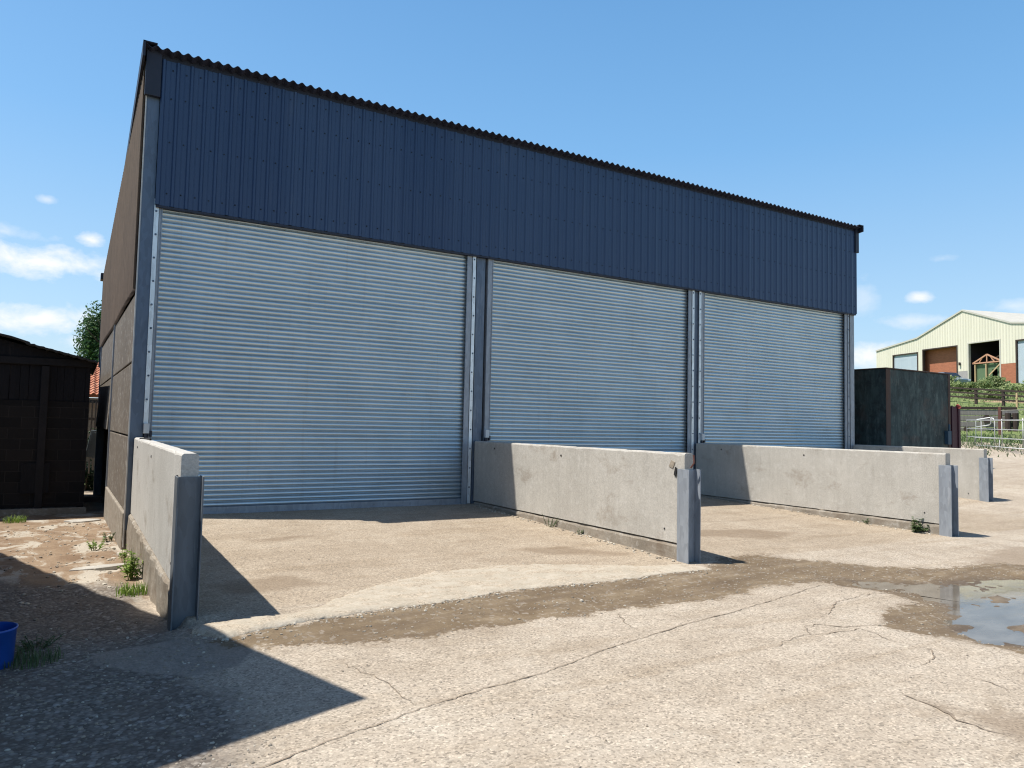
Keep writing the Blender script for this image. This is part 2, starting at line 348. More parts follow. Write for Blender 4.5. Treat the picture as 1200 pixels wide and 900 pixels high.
# cracks: thin dirt-filled ribbons that belong to the ground mesh
CRACKS = [[(-.4,-8.75),(.11,-8.55),(.45,-8.43),(.89,-8.3),(1.41,-8.17),(1.99,-8.07),(2.51,-7.9),(2.85,-7.78),(3.15,-7.73),(3.87,-7.57),(4.46,-7.47),(5.09,-7.33),(5.69,-7.2),(6.38,-7.03)],
 [(3.48,-7.02),(3.27,-7.37),(3.23,-7.58)],[(3.81,-7.25),(3.87,-7.57)],
 [(3.88,-8.42),(4.2,-8.3),(4.43,-8.28),(4.63,-8.12),(4.78,-8.11),(4.9,-8.23),(5.1,-8.32),(5.26,-8.37),(5.32,-8.49)],
 [(5.07,-7.83),(5.23,-7.91),(5.74,-7.64),(6.15,-7.59),(6.58,-7.62),(6.98,-7.59)],[(6.63,-7.73),(6.6,-7.93)],[(6.0,-7.92),(6.03,-8.15)],
 [(3.76,-9.49),(3.76,-9.62),(3.74,-9.73),(3.7,-9.84),(3.67,-10.06),(3.72,-10.21)],[(4.56,-9.46),(4.56,-9.63),(4.48,-9.79)],
 [(4.96,-8.87),(4.95,-9.01),(4.74,-9.14),(4.46,-9.21)],[(.83,-7.24),(.96,-7.77),(.96,-8.04),(.97,-8.26)],[(4.43,-8.28),(5.02,-8.37),(4.92,-8.74),(4.96,-8.87)],
 [(6.0,-3.2),(7.6,-3.0),(9.1,-3.3),(11.2,-3.1)],[(12.2,-6.6),(14.2,-5.6),(16.4,-5.2),(19,-4.6)]]
CW = [.007,.005,.004,.007,.007,.006,.006,.02,.006,.008,.003,.005,.006,.010]
cv, cf = [], []
for c, w in zip(CRACKS, CW):
    pts = []; jk = .4 if w in (.007,) and len(c) > 10 else 1
    for (x0,y0),(x1,y1) in zip(c[:-1], c[1:]):
        m_ = max(2, int(math.hypot(x1-x0,y1-y0)/.03))
        for k in range(m_):
            u = k/m_; x = x0+(x1-x0)*u; y = y0+(y1-y0)*u
            pts.append((x+jk*(.03*nz(x,y,3.1,40)+.035*nz(x,y,11,44))+.010*nz(x,y,34,45), y+jk*(.03*nz(x,y,3.3,50)+.035*nz(x,y,12,54))+.010*nz(x,y,36,55)))
    for k, (x,y) in enumerate(pts):
        a = pts[max(k-1,0)]; b_ = pts[min(k+1,len(pts)-1)]; dx, dy = b_[0]-a[0], b_[1]-a[1]; l = math.hypot(dx,dy) or 1
        ww = max(.0028, w*.5*(1+1.8*nz(x,y,5,60)+1.2*nz(x,y,24,61)))*min(1,(k+1)/6,(len(pts)-k)/6)
        for sgn in (-1,1):
            qx, qy = x-sgn*dy/l*ww, y+sgn*dx/l*ww
            cv.append((qx,qy,gh(qx,qy)+.005))
        if k: n0 = len(cv)-4; cf.append((n0,n0+1,n0+3,n0+2))
me = bpy.data.meshes.new('ground')
base_n = len(gv)
me.from_pydata([tuple(p) for p in gv] + cv, [], [tuple(q) for q in quads] + [tuple(i+base_n for i in f) for f in cf])
def att(name, chans):
    a = me.attributes.new(name, 'FLOAT_COLOR', 'POINT'); d = np.zeros((len(me.vertices),4), np.float32); d[:,3] = 1
    for i, c in enumerate(chans): d[:base_n,i] = c
    a.data.foreach_set('color', d.ravel())
def soft(sd, w): return np.clip(.5+sd/(2*w), 0, 1)
damp = np.max([soft(inpoly_sd(fx,fy,d), .35) for d in DAMP], 0)
az = np.arctan2(fx-CX, fy-CY); rr = np.hypot(fx-CX, fy-CY); srt = (fx-CX)*.894+(fy-CY)*.449
grass = smooth01(34.5,38,srt)*smooth01(.8,.9,az); grass = np.maximum(grass, smooth01(30,40,rr)*(1-smooth01(.75,.85,az)))
grass = np.maximum(grass, smooth01(12.5,16,fy)*(fx < 0)); grass = np.maximum(grass, smooth01(30,45,rr)*smooth01(1.25,1.4,az))
soil2 = .62*np.exp(-((srt-62)/2.0)**2)*smooth01(.8,.9,az)
att('zone_a', [soft(sd_m,.22), soft(inpoly_sd(fx,fy,GRAVEL),.5), soft(sd_p,.3)])
att('zone_b', [soft(inpoly_sd(fx,fy,DIRT),.4), grass, soil2])
att('zone_c', [damp, soft(inpoly_sd(fx,fy,PATCH),.12), smooth01(-6.0,-5.4,fy)*smooth01(0,.1,fx)*(1-smooth01(13,18,fx))])

t = NT('yard_surface'); p = t.pos()
def chan(name):
    a = t.new('ShaderNodeAttribute', attribute_name=name); s_ = t.new('ShaderNodeSeparateColor'); t.link(a.outputs['Color'], s_.inputs[0]); return s_.outputs
A, B, Cc = chan('zone_a'), chan('zone_b'), chan('zone_c')
edge = t.noise(p, 3.2, 10, .74); edge2 = t.noise(p, 11, 5, .7)
def mask(ch, k=.55, lo=.44, hi=.58, nzv=None):
    v = t.math('ADD', ch, t.math('MULTIPLY', t.math('SUBTRACT', nzv or edge, .5), k)); return t.ramp(v, [(lo,0.),(hi,1.)])
big = t.noise(p, .45, 6, .65); mid = t.noise(p, 2.2, 6, .7); fine = t.noise(p, 60, 5, .8)
vc = t.voro(p, 78); sv = t.new('ShaderNodeSeparateColor'); t.link(vc, sv.inputs[0]); agg = sv.outputs[0]
vc2 = t.voro(p, 33); sv2 = t.new('ShaderNodeSeparateColor'); t.link(vc2, sv2.inputs[0]); agg2 = sv2.outputs[1]; vd2 = t.voro(p, 33, 'Distance')
con = t.ramp(t.math('MULTIPLY_ADD', mid, .5, t.math('MULTIPLY', big, .5)), [(.34,(.385,.318,.243)),(.5,(.47,.397,.312)),(.66,(.545,.475,.385))])
con = t.mix(.85, con, t.ramp(agg, [(0,.42),(.2,.78),(.6,.97),(.86,1.08),(1,1.4)]), 'MULTIPLY')
con = t.mix(.6, con, t.ramp(fine, [(.28,.62),(.7,1.1)]), 'MULTIPLY')
con = t.mix(t.ramp(t.noise(p, 1.1, 7, .75, .6), [(.56,0.),(.72,.5)]), con, (.27,.215,.155))
con = t.mix(t.ramp(t.noise(p, 5.5, 6, .75, .3), [(.63,0.),(.75,.45)]), con, (.50,.46,.40))
trk = t.new('ShaderNodeMapping'); trk.inputs['Rotation'].default_value = (0,0,R(-32)); trk.inputs['Scale'].default_value = (.28,2.6,1); t.link(t.new('ShaderNodeNewGeometry').outputs['Position'], trk.inputs[0])
con = t.mix(t.ramp(t.noise(trk.outputs[0], 1.2, 6, .7, .3), [(.5,0.),(.72,.55)]), con, t.mix(.8, con, (.62,.55,.45), 'MULTIPLY'))
con = t.mix(t.math('MULTIPLY', mask(Cc[0], .7, .5, .75), .55), con, (.205,.15,.10))
# lane left of the store: earth over old concrete
dirt = t.ramp(mid, [(.35,(.205,.135,.085)),(.6,(.31,.225,.15))]); dirt = t.mix(.6, dirt, t.ramp(fine, [(.3,.55),(.7,1.15)]), 'MULTIPLY')
pale = t.ramp(t.noise(t.pos((1,.55,1)), 1.7, 7, .7, .8), [(.5,0.),(.57,1.)])
dirt = t.mix(pale, dirt, t.mix(.7, (.47,.42,.345), t.ramp(fine, [(.3,.6),(.7,1.1)]), 'MULTIPLY'))
con = t.mix(t.math('MULTIPLY', mask(Cc[2], .5, .35, .65), .8), con, t.mix(.75, con, (.80,.75,.68), 'MULTIPLY'))
spot = t.ramp(t.voro(p, 14, 'Distance'), [(.06,1.),(.10,0.)]); con = t.mix(t.math('MULTIPLY', spot, .5), con, (.16,.13,.10))
k = t.mix(mask(B[0]), con, dirt)
grv = t.ramp(agg2, [(0,(.15,.125,.102)),(.6,(.245,.21,.175)),(.9,(.32,.285,.245)),(1,(.42,.385,.34))])
grv = t.mix(.6, grv, t.ramp(vd2, [(.1,1.15),(.55,.5)]), 'MULTIPLY')
grv = t.mix(t.ramp(mid, [(.5,0.),(.68,.6)]), grv, (.155,.12,.095))
k = t.mix(mask(A[1], .6, .35, .65), k, grv)
pat = t.mix(.5, (.31,.27,.225), t.ramp(t.noise(t.pos((14,2,1)), 2, 4, .7), [(.35,.6),(.65,1.1)]), 'MULTIPLY'); pat = t.mix(.5, pat, t.ramp(agg, [(0,.6),(1,1.2)]), 'MULTIPLY')
k = t.mix(mask(Cc[1], .35), k, pat)
mud = t.ramp(mid, [(.32,(.15,.105,.062)),(.52,(.215,.16,.10)),(.7,(.29,.225,.15))]); mud = t.mix(.7, mud, t.ramp(fine, [(.28,.55),(.72,1.2)]), 'MULTIPLY')
mud = t.mix(t.ramp(agg2, [(.86,0.),(.95,.5)]), mud, (.36,.32,.27))
rag = t.math('ADD', t.math('MULTIPLY', edge, .55), t.math('MULTIPLY', t.noise(p, 16, 6, .75), .45)); mud = t.mix(t.ramp(t.noise(trk.outputs[0], 2.6, 6, .7), [(.42,0.),(.62,.6)]), mud, (.12,.085,.055)); film = mask(A[0], 2.6, .1, .75); k = t.mix(t.math('MULTIPLY', film, .45), k, (.22,.165,.11))
mm = mask(A[0], 2.4, .44, .54, rag); k = t.mix(mm, k, mud)
wetm = mask(A[2], .5, .4, .75); k = t.mix(t.math('MULTIPLY', wetm, .6), k, t.mix(.8, k, (.5,.46,.42), 'MULTIPLY'))
gr = t.ramp(t.noise(p, .8, 7, .75), [(.35,(.10,.15,.045)),(.55,(.17,.21,.075)),(.72,(.30,.29,.14))])
k = t.mix(mask(B[1]), k, gr)
k = t.mix(mask(B[2], .8), k, t.ramp(mid, [(.35,(.27,.15,.09)),(.65,(.48,.34,.23))]))
t.col(k); t.set(t.mix(t.math('MULTIPLY', wetm, .6), .92, .3), 0, .3)
hgt = t.math('ADD', t.math('MULTIPLY', fine, .5), t.math('MULTIPLY', agg, .35)); hgt = t.math('ADD', hgt, t.math('MULTIPLY', t.math('MULTIPLY', A[1], t.math('SUBTRACT', .6, vd2)), 1.6)); hgt = t.math('ADD', hgt, t.math('MULTIPLY', edge2, .6))
t.bump(hgt, .55, .012)
M['ground'] = t.mat
M['crack'] = plain('crack_dirt', (.235,.185,.135), .95, 0, .5, 12, .5)
me.materials.append(M['ground']); me.materials.append(M['crack'])
mi = np.zeros(len(me.polygons), np.int32); mi[len(quads):] = 1; me.polygons.foreach_set('material_index', mi)
me.polygons.foreach_set('use_smooth', np.ones(len(me.polygons), bool)); me.update()
g = bpy.data.objects.new('ground', me); COL.objects.link(g); tag(g, kind='structure')

# shallow standing water: a level sheet that shows wherever the mud dips below it
pm = MB(); pc = [(x*1.0,y*1.0) for x, y in PUD]; ccx = sum(p_[0] for p_ in pc)/len(pc); ccy = sum(p_[1] for p_ in pc)/len(pc)
WZ = -.0975
ring = [(ccx+(x-ccx)*1.06, ccy+(y-ccy)*1.06, WZ) for x, y in pc]
pm.add(ring + [(ccx,ccy,WZ)], [(i,(i+1)%len(ring),len(ring)) for i in range(len(ring))])
t = NT('puddle_water'); t.col(t.ramp(t.noise(t.pos((1,2,1)), 1.6, 5, .65), [(.35,(.11,.088,.062)),(.65,(.19,.165,.13))])); t.set(t.ramp(t.noise(t.pos((1,2.5,1)), 2.2, 5, .7), [(.42,.02),(.75,.12)]), 0, .5); t.b.inputs['IOR'].default_value = 1.33
t.bump(t.noise(t.pos(), 7, 3, .6), .05, .006); M['water'] = t.mat
tag(pm.build('puddle', M['water'], fix=False), kind='structure')

# worn strip of smoother pale concrete along the front of the first bay
AP = [((.02,-6.03),(.1,-5.86)),((.21,-6.33),(.39,-5.86)),((.87,-6.2),(.82,-5.95)),((1.4,-6.14),(1.1,-5.8)),((1.81,-6.11),(1.40,-5.55)),((1.98,-6.14),(1.9,-5.26)),((2.51,-6.06),(2.6,-4.98)),((2.96,-5.98),(3.4,-4.92)),
      ((3.61,-5.99),(4.0,-5.1)),((4.26,-6.01),(4.6,-5.36)),((5.03,-5.99),(5.03,-5.6)),((5.67,-6.05),(5.6,-5.66))]
am = MB(); rows = []
for i in range(len(AP)-1):
    for q in range(26):
        u = q/26; f0 = [AP[i][0][k]*(1-u)+AP[i+1][0][k]*u for k in (0,1)]; b0 = [AP[i][1][k]*(1-u)+AP[i+1][1][k]*u for k in (0,1)]
        sg = i+u
        lift = .022*max(0.,1-sg/5.)+.008*nz(sg,0,3.3,74)
        row = []
        for jn, v in enumerate((-.05,-.0,.03,.08,.18,.32,.46,.6,.72,.82,.9,.96,1.,1.02)):
            wob = .045*nz(sg,v,2.5,70)+.035*nz(sg,v*3,9,71)+(.025 if v < .4 else .03)*nz(sg,v,19,72)+.03*nz(sg*2.3,v,23,73)
            vv = v+wob*(1 if v < .5 else 1.4)
            x = f0[0]+(b0[0]-f0[0])*vv; y = f0[1]+(b0[1]-f0[1])*vv
            up = (-.06 if v < 0 else 0.004+.002*0+(.009+lift)*min(1,v/.12)) if v < .5 else .004+(.009+lift)*min(1,max(0,(1-v)/.45))
            if v > 1: up = -.02
            row.append((x,y,gh(x,y)+up))
        rows.append(row)
am.strip(rows)
t = NT('worn_concrete'); p = t.pos(); n = t.noise(p, 2.5, 6, .7); f = t.noise(p, 50, 4, .75)
k = t.ramp(n, [(.33,(.40,.345,.265)),(.6,(.51,.45,.36))]); k = t.mix(.7, k, t.ramp(f, [(.28,.6),(.7,1.1)]), 'MULTIPLY')
sv_ = t.new('ShaderNodeSeparateColor'); t.link(t.voro(p, 78), sv_.inputs[0]); spk = t.mix(.85, (.42,.352,.268), t.ramp(sv_.outputs[0], [(0,.42),(.2,.78),(.6,.97),(1,1.35)]), 'MULTIPLY')
k = t.mix(t.ramp(t.noise(t.pos((1,1.5,1)), 3.4, 9, .78, .5), [(.47,0.),(.55,.95)]), k, spk)
k = t.mix(t.ramp(t.noise(p, 4.5, 7, .75, .5), [(.55,0.),(.66,.7)]), k, (.27,.215,.155)); t.col(k); t.set(.9, 0, .3); t.bump(t.math('ADD', f, n), .3, .008); M['worn'] = t.mat
tag(am.build('concrete_strip', M['worn'], smooth=True), kind='structure')

# ------------------------------------------------------------------ the three-bay store
X = [0., 5.728, 11.439, 17.237]
TOPF, CB = 7.13, 4.86
bld = thing('storage_barn', 'long navy clad farm store with three silver roller doors', 'storage barn', (0,0,0))
def roofz(y): return 7.18 - .1395*(y+.15)
def sidex(y): return -.14 - .0155*y
# front cladding (box profile, one sheet per metre, laps and screws)
m = MB(); xa, xb = .045, 17.30; prof = []; x = xa; sh = 0
while x < xb-.01:
    s0 = (sh % 5 == 0); st = .011 if s0 else 0
    prof += [(x, -.045-st), (x+.018, -.068-st), (x+.048, -.068-(st*.6)), (x+.066, -.045-st*.4)]
    if x+.132 < xb: prof += [(x+.125, -.045), (x+.128, -.0485), (x+.136, -.0485), (x+.139, -.045)]
    x += .2; sh += 1
prof.append((xb, -.045))
m.strip([[(px_, py_, CB) for px_, py_ in prof], [(px_, py_, 5.62) for px_, py_ in prof], [(px_, py_, 6.4) for px_, py_ in prof], [(px_, py_, TOPF) for px_, py_ in prof]])
m.box(xa, xb, -.04, -.03, CB+.002, TOPF-.002)
for zz in (5.06, 5.85, 6.55, 6.98):
    x = xa+.155; k = 0
    while x < xb:
        if k % 1 == 0:
            jz = zz+random.uniform(-.012,.012); m.tube([(x+random.uniform(-.008,.008), -.047, jz), (x, -.056, jz)], .011, 6, 1)
        x += .2; k += 1
m.build('front_cladding', [M['navy'], M['screw']], bld)
m = MB(); m.box(.06, 17.28, -.052, .06, CB-.035, CB-.004); m.build('drip_flashing', M['navy_trim'], bld)
# roof: corrugated sheets running back from the front eaves
m = MB(); top, bot = [], []
n_ = int((17.42+.20)/.146*8)
yy = (-.2, 2.6, 5.4, 8.2, 11.05)
def cor(i): return .023*math.cos(2*math.pi*i/8)
for y in yy:
    top.append([(-.19+.146*i/8, y, roofz(y)+.05+cor(i)) for i in range(n_+1)])
for y in yy[::-1]:
    bot.append([(-.19+.146*i/8, y, roofz(y)+.041+cor(i)) for i in range(n_+1)])
m.strip(top + bot + [top[0]])
m.build('corrugated_roof', M['roof_sheet'], bld, smooth=False)
for s_, x0 in ((0,-.235),(1,17.335)):
    m = MB()
    for (dx0,dx1,dz0,dz1) in ((0,.035,-.15 if s_ == 0 else -.08,.09),(0 if s_ == 0 else -.16,.16+.035 if s_ == 0 else .035,.075,.09)):
        m.add([(x0+dx0,y_,roofz(y_)+dz0) for y_ in (-.23,11.08)]+[(x0+dx1,y_,roofz(y_)+dz0) for y_ in (-.23,11.08)]+[(x0+dx0,y_,roofz(y_)+dz1) for y_ in (-.23,11.08)]+[(x0+dx1,y_,roofz(y_)+dz1) for y_ in (-.23,11.08)],
              [(0,1,3,2),(4,6,7,5),(0,4,5,1),(2,3,7,6),(0,2,6,4),(1,5,7,3)])
    m.build('verge_capping', M['navy_trim'], bld)
m = MB(); m.box(-.175, .04, -.085, -.02, 6.52, 7.23); m.build('corner_board', M['navy_trim'], bld, bevel=.006)
m = MB(); m.box(17.23, 17.37, -.09, -.03, 6.55, 7.23); m.build('corner_board', M['navy_trim'], bld, bevel=.006)
m = MB(); m.box(.02, 17.26, -.03, .02, 7.05, 7.22); m.build('eaves_board', M['navy_trim'], bld)
# left side: brown corrugated sheets over horizontal boards
m = MB(); rows = []; pts = []; y = .03; i = 0
while y < 10.85:
    pts.append((y, .032*math.cos(2*math.pi*i/6))); y += .146/6; i += 1
m.strip([[(sidex(y)-.02-c, y, 3.55+.02*math.sin(y*.9)) for y, c in pts], [(sidex(y)-.02-c, y, 5.2) for y, c in pts], [(sidex(y)-.02-c, y, roofz(y)-.06) for y, c in pts]])
m.build('side_sheeting', M['brown_sheet'], bld)
def panel_quad(m, y0, y1, z0, z1, th=.1, out=0., lean=0.):
    for_y = ((y0),(y1))
    vs = []
    for y in for_y:
        xo = sidex(y)-out
        vs += [(xo-lean,y,z0),(xo,y,z1),(xo+th,y,z1),(xo+th-lean,y,z0)]
    m.add(vs, [(0,1,2,3),(7,6,5,4),(0,4,5,1),(1,5,6,2),(2,6,7,3),(3,7,4,0)])
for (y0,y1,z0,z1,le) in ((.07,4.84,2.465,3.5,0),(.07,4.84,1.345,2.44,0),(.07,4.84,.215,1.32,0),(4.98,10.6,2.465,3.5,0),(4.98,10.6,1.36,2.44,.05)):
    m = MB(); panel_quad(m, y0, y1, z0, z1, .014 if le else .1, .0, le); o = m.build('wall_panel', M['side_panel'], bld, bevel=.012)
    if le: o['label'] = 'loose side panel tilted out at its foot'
m = MB(); panel_quad(m, .05, 4.9, -.8, .2, .16, .03); m.build('plinth', M['plinth'], bld, bevel=.02)
m = MB(); m.box(sidex(0)-.012, sidex(0)+.004, -.012, .045, -.3, 7.0); m.build('corner_strip', M['pale_edge'], bld)
m = MB(); m.box(sidex(4.9)-.025, sidex(4.9)+.03, 4.86, 4.95, .1, 3.6); m.box(sidex(4.9)+.03, sidex(4.9)+.13, 4.85, 4.97, -.5, 3.6); m.build('side_post', M['galv'], bld)
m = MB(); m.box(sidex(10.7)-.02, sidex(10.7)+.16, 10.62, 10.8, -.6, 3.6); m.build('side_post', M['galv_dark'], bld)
m = MB(); m.box(-.42, -.2, 10.9, 11.3, 5.45, 5.62); m.box(-.36, -.26, 10.96, 11.08, 3.0, 5.5); m.build('gutter', M['navy_trim'], bld)
# closing walls that are out of sight from the yard
m = MB(); m.add([(17.33,.1,0),(17.33,10.85,0),(17.33,10.85,roofz(10.85)-.02),(17.33,.1,roofz(.1)-.02)],[(0,1,2,3)]); m.add([(-.3,10.84,-.6),(17.33,10.84,-.6),(17.33,10.84,roofz(10.84)),(-.3,10.84,roofz(10.84))],[(0,1,2,3)])
m.build('rear_cladding', M['brown_sheet'], bld)
# steel columns
for i, x in enumerate(X):
    m = MB()
    if i == 0: m.box(-.135, .04, 0, .014, -.05, 6.9); m.box(-.055, -.04, .014, .25, -.05, 6.9)
    elif i == 3: m.box(17.12, 17.29, 0.02, .034, 0, 5.0); m.box(17.2, 17.215, .034, .25, 0, 5.0)
    else: m.box(x-.09, x+.1, .03, .044, .0, 5.0); m.box(x-.005, x+.01, .044, .25, .0, 5.0)
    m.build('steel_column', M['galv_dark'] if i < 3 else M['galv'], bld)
# roller doors
spans = [(.16,5.42),(5.985,11.13),(11.64,16.85)]
def slat_profile(z0, z1):
    pts = []; z = z0; P = .0762
    while z < z1:
        pts += [(.083,z),(.070,z+.005)]
        for q in range(1,6):
            a = q/6; pts.append((.070-.0175*math.sin(math.pi*(.08+.84*a)), z+.006+.061*a))
        pts += [(.076,z+.0685)]
        z += P
    return pts
fl = .125
for d, (xa, xb) in enumerate(spans):
    m = MB(); pr = slat_profile(fl+.11, CB+.25)
    nseg = 26; rows = []
    for q in range(nseg+1):
        x = xa-.03+(xb-xa+.06)*q/nseg
        rows.append([(x, y+.004*math.sin(q*1.7+d)+.007*nz(x*.6,z*.8,1.3,80+d)+.0022*nz(x*.15,math.floor((z-fl-.11)/.0762)*1.37,1,85+d), z+.003*nz(x,0,.8,90)) for y, z in pr])
    m.strip(rows)
    door = m.build('roller_door', M['shutter'], bld)
    m = MB(); m.box(xa-.02, xb+.02, .045, .088, fl-.02, fl+.112); m.box(xa-.02, xb+.02, .03, .046, fl-.018, fl+.03); m.build('bottom_bar', M['galv'], door, bevel=.004)
    for sd, xg in ((-1,xa),(1,xb)):
        m = MB(); w = .05 if (d == 0 and sd < 0) else .11
        x0, x1 = (xg-w, xg) if sd < 0 else (xg, xg+w)
        m.box(x0, x1, .0, .014, fl, CB+.1); m.box(x0 if sd < 0 else x1-.012, x0+.012 if sd < 0 else x1, .014, .11, fl, CB+.1); m.box(x0 if sd > 0 else x1-.012, x0+.012 if sd > 0 else x1, -.014, .0, fl, CB+.1)
        m.build('guide_rail', M['galv'], door, bevel=.003)
        m = MB(); w2 = .065
        xs0 = (xg-w-w2-.004) if sd < 0 else (xg+w+.004)
        m.box(xs0, xs0+w2, -.016, -.006, fl+.02 if d or sd > 0 else 1.5, CB+.1)
        z = .45
        while z < CB:
            if z > 1.55 or d or sd > 0: m.tube([(xs0+w2/2+.006*math.sin(z*9), -.016, z), (xs0+w2/2, -.026, z)], .016, 6, 1)
            z += .36
        if not (d == 1 and sd < 0): m.build('fixing_strip', [M['galv_bright'] if not (d == 2 and sd > 0) else M['galv'], M['galv_dark']], door)
    xl = xa-.1 if d else xa-.09
    m = MB(); m.box(xl-.03, xl+.05, -.09, -.018, 1.38, 1.53); m.box(xl+.05, xl+.09, -.07, -.03, 1.33, 1.42, 1); m.box(xl-.02, xl+.03, -.06, -.018, 1.2, 1.37, 1); m.build('lock_box', [M['white_plastic'], M['navy_trim']], door, bevel=.005)
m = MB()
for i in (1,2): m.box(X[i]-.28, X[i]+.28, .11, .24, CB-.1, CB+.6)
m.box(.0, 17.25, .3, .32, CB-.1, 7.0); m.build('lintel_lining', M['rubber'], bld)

# ------------------------------------------------------------------ bay walls
def loft_panel(m, x0, x1, y0, y1, z0, z1, r=.025, jit=.004, step=.09, seed=0, mi=0, chips=True):
    prof = [(x0,z0),(x0,z0+(z1-z0)*.33),(x0,z0+(z1-z0)*.66),(x0,z1-r),(x0+r*.4,z1-r*.35),(x0+r,z1),(x1-r,z1),(x1-r*.4,z1-r*.35),(x1,z1-r),(x1,z0+(z1-z0)*.66),(x1,z0+(z1-z0)*.33),(x1,z0)]
    N = max(2,int((y1-y0)/step)); rows = []
    for k in range(N+1):
        y = y0+(y1-y0)*k/N; row = []
        for j, (x,z) in enumerate(prof):
            jj = jit*(1+.0*j); dz = 0
            if chips and 3 <= j <= 8: dz = -.03*max(0,nz(y,j*.12,4.2,seed)-.34)*2.4 + .004*nz(y,j,2,seed+2)
            row.append((x+jj*nz(y,z*2+x*3,3.5,seed), y+(jj*.6*nz(x*9,z*7,1,seed+k) if 0 < k < N else jj*1.5*nz(x*14,z*9,1,seed+3)), z+dz+.3*jj*nz(y,x,6,seed)))
        rows.append(row)
    m.strip(rows, mi, True)
    for r_, rv in ((rows[0],False),(rows[-1],True)):
        m.add(r_, [tuple(range(len(r_)))], mi)
def bay_wall(x, L, label, zb, mat, crackz, seed, zpost, foot_out=.02, post='galv'):
    t_ = thing('concrete_wall', label, 'wall', (x,0,0), 0, 'precast walls between the loading bays')
    m = MB(); y1 = -.03 if seed > 10 else .62; y1 = -.03
    loft_panel(m, -.07, .07, -L, y1, crackz, 1.318, .022, .004, .09, seed)
    m.build('panel', mat, t_, smooth=False)
    m = MB(); loft_panel(m, -.075-foot_out, .075+foot_out, -L+.02, y1, zb, crackz-.014, .035, .03 if seed == 3 else .018, .05, seed+1); m.build('footing', M['plinth'], t_)
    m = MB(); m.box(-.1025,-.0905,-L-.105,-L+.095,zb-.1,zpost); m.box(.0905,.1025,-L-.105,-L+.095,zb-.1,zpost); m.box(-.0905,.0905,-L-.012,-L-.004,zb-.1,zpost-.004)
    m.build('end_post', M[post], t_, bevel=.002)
    m = MB()
    for k in range(2):
        yy_ = -.8 - k*(L-2.2)*.62; zz_ = 1.2-.03*k
        m.tube([(-.0705,yy_,zz_),(-.0765,yy_,zz_)], .016, 10)
    m.tube([(-.0705,-L+.35,crackz+.15),(-.0765,-L+.35,crackz+.15)], .012, 8)
    m.build('lifting_hole', M['rubber'], t_)
    return t_
w0 = bay_wall(X[0], 5.66, 'pale concrete bay wall nearest the camera, weeds at its foot', -.6, M['panel_pale'], .21, 3, 1.13, .022, 'galv_near_post')
w1 = bay_wall(X[1], 5.58, 'concrete bay wall between the first and second roller doors, chipped at its top corner', -.3, M['panel'], .2, 23, 1.12, -.002)
w2 = bay_wall(X[2], 5.62, 'concrete bay wall between the second and third roller doors, brown stains and a leafy weed below', -.3, M['panel'], .17, 43, 1.125, .0)
w3 = bay_wall(X[3], 3.32, 'shortest concrete bay wall, farthest right in front of the green tank', -.3, M['panel'], .12, 63, 1.12, .0)
# torn tag and broken corner on the second wall
m = MB(); m.obox((-.073,-5.36,1.17), (.004,0,0), (0,.035,.012), (0,-.02,.04)); m.obox((-.078,-5.43,1.08), (.006,0,0), (0,.018,.01), (0,-.012,.05), 1); m.build('torn_tag', [M['stone'], M['rubber']], w1)
m = MB(); m.tube([(.0,-5.615,1.14),(.01,-5.66,1.2),(.01,-5.65,1.3)], .012, 6); m.build('rusty_bar', M['rust_post'], w1)
m = MB(); m.box(-.085,-.0745,-5.55,-5.5,.98,1.13); m.box(-.083,-.074,-5.45,-5.41,.3,.42); m.tube([(-.05,-.9,1.32),(0,-1.2,1.33),(.03,-1.5,1.325)], .014, 6); m.build('bracket', M['rubber'], w0)

# ------------------------------------------------------------------ black barn on the left
bn = thing('black_barn', 'black tarred barn with stained blockwork, left of the store', 'barn', (0,6,0))
BX0, BX1 = -9.0, -.60
m = MB(); m.box(BX0, BX1, .0, .2, -.3, 1.93); m.build('block_wall', M['block'], bn)
m = MB(); x = BX0
while x < BX1-.05:
    w = min(random.uniform(.13,.2), BX1-x); m.box(x, x+w-.008, .02+random.uniform(-.008,.008), .06, 1.935, 2.85); x += w
m.box(BX0, BX1, .07, .12, 1.93, 2.85); m.build('boarding', M['black_board'], bn)
m = MB(); m.box(BX0, BX1+.02, -.06, .015, 2.68, 2.83); m.build('lintel_beam', M['black_beam'], bn, bevel=.01)
for px_ in (-1.42, -3.9, -6.4):
    m = MB(); m.box(px_-.07, px_+.07, -.07, .0, -.35, 2.66); m.build('post', M['black_beam'], bn, bevel=.008)
def bzr(x): return 2.83 + (-.62-x)*.245
m = MB()
for (a, b, dz) in ((BX0-.3,-1.72,.035),(-1.80,BX1+.12,.0)):
    n_ = 24; tp = [(a+(b-a)*i/n_, bzr(a+(b-a)*i/n_)+dz+.012*math.cos(i*2.2)) for i in range(n_+1)]
    m.strip([[(x,-.35,z) for x, z in tp],[(x,5.,z) for x, z in tp],[(x,5.,z-.03) for x, z in tp],[(x,-.35,z-.03) for x, z in tp],[(x,-.35,z) for x, z in tp]])
m.build('roof', M['barn_roof'], bn)
m = MB(); P_ = [(BX0,0.03,2.835),(BX1+.1,0.03,2.835),(BX1+.1,.03,bzr(BX1+.1)-.05),(BX0,.03,bzr(BX0)-.05)]; m.prism([(a,b-.06,c) for a,b,c in P_], (0,.05,0))
m.build('gable_board', M['black_board'], bn)
m = MB(); m.box(BX0, BX1, 4.8, 5, -.6, 2.9); m.box(BX0, BX0+.2, .2, 4.8, -.6, 3.2); m.box(BX1-.12, BX1, .2, 4.8, -.6, 2.8); m.build('rear_wall', M['block'], bn)
m = MB(); loft_panel(m, BX0, BX1+.05, -.12, -.001, -.8, -.315, .02, .01, .06, 5); m.build('plinth', M['plinth'], bn)
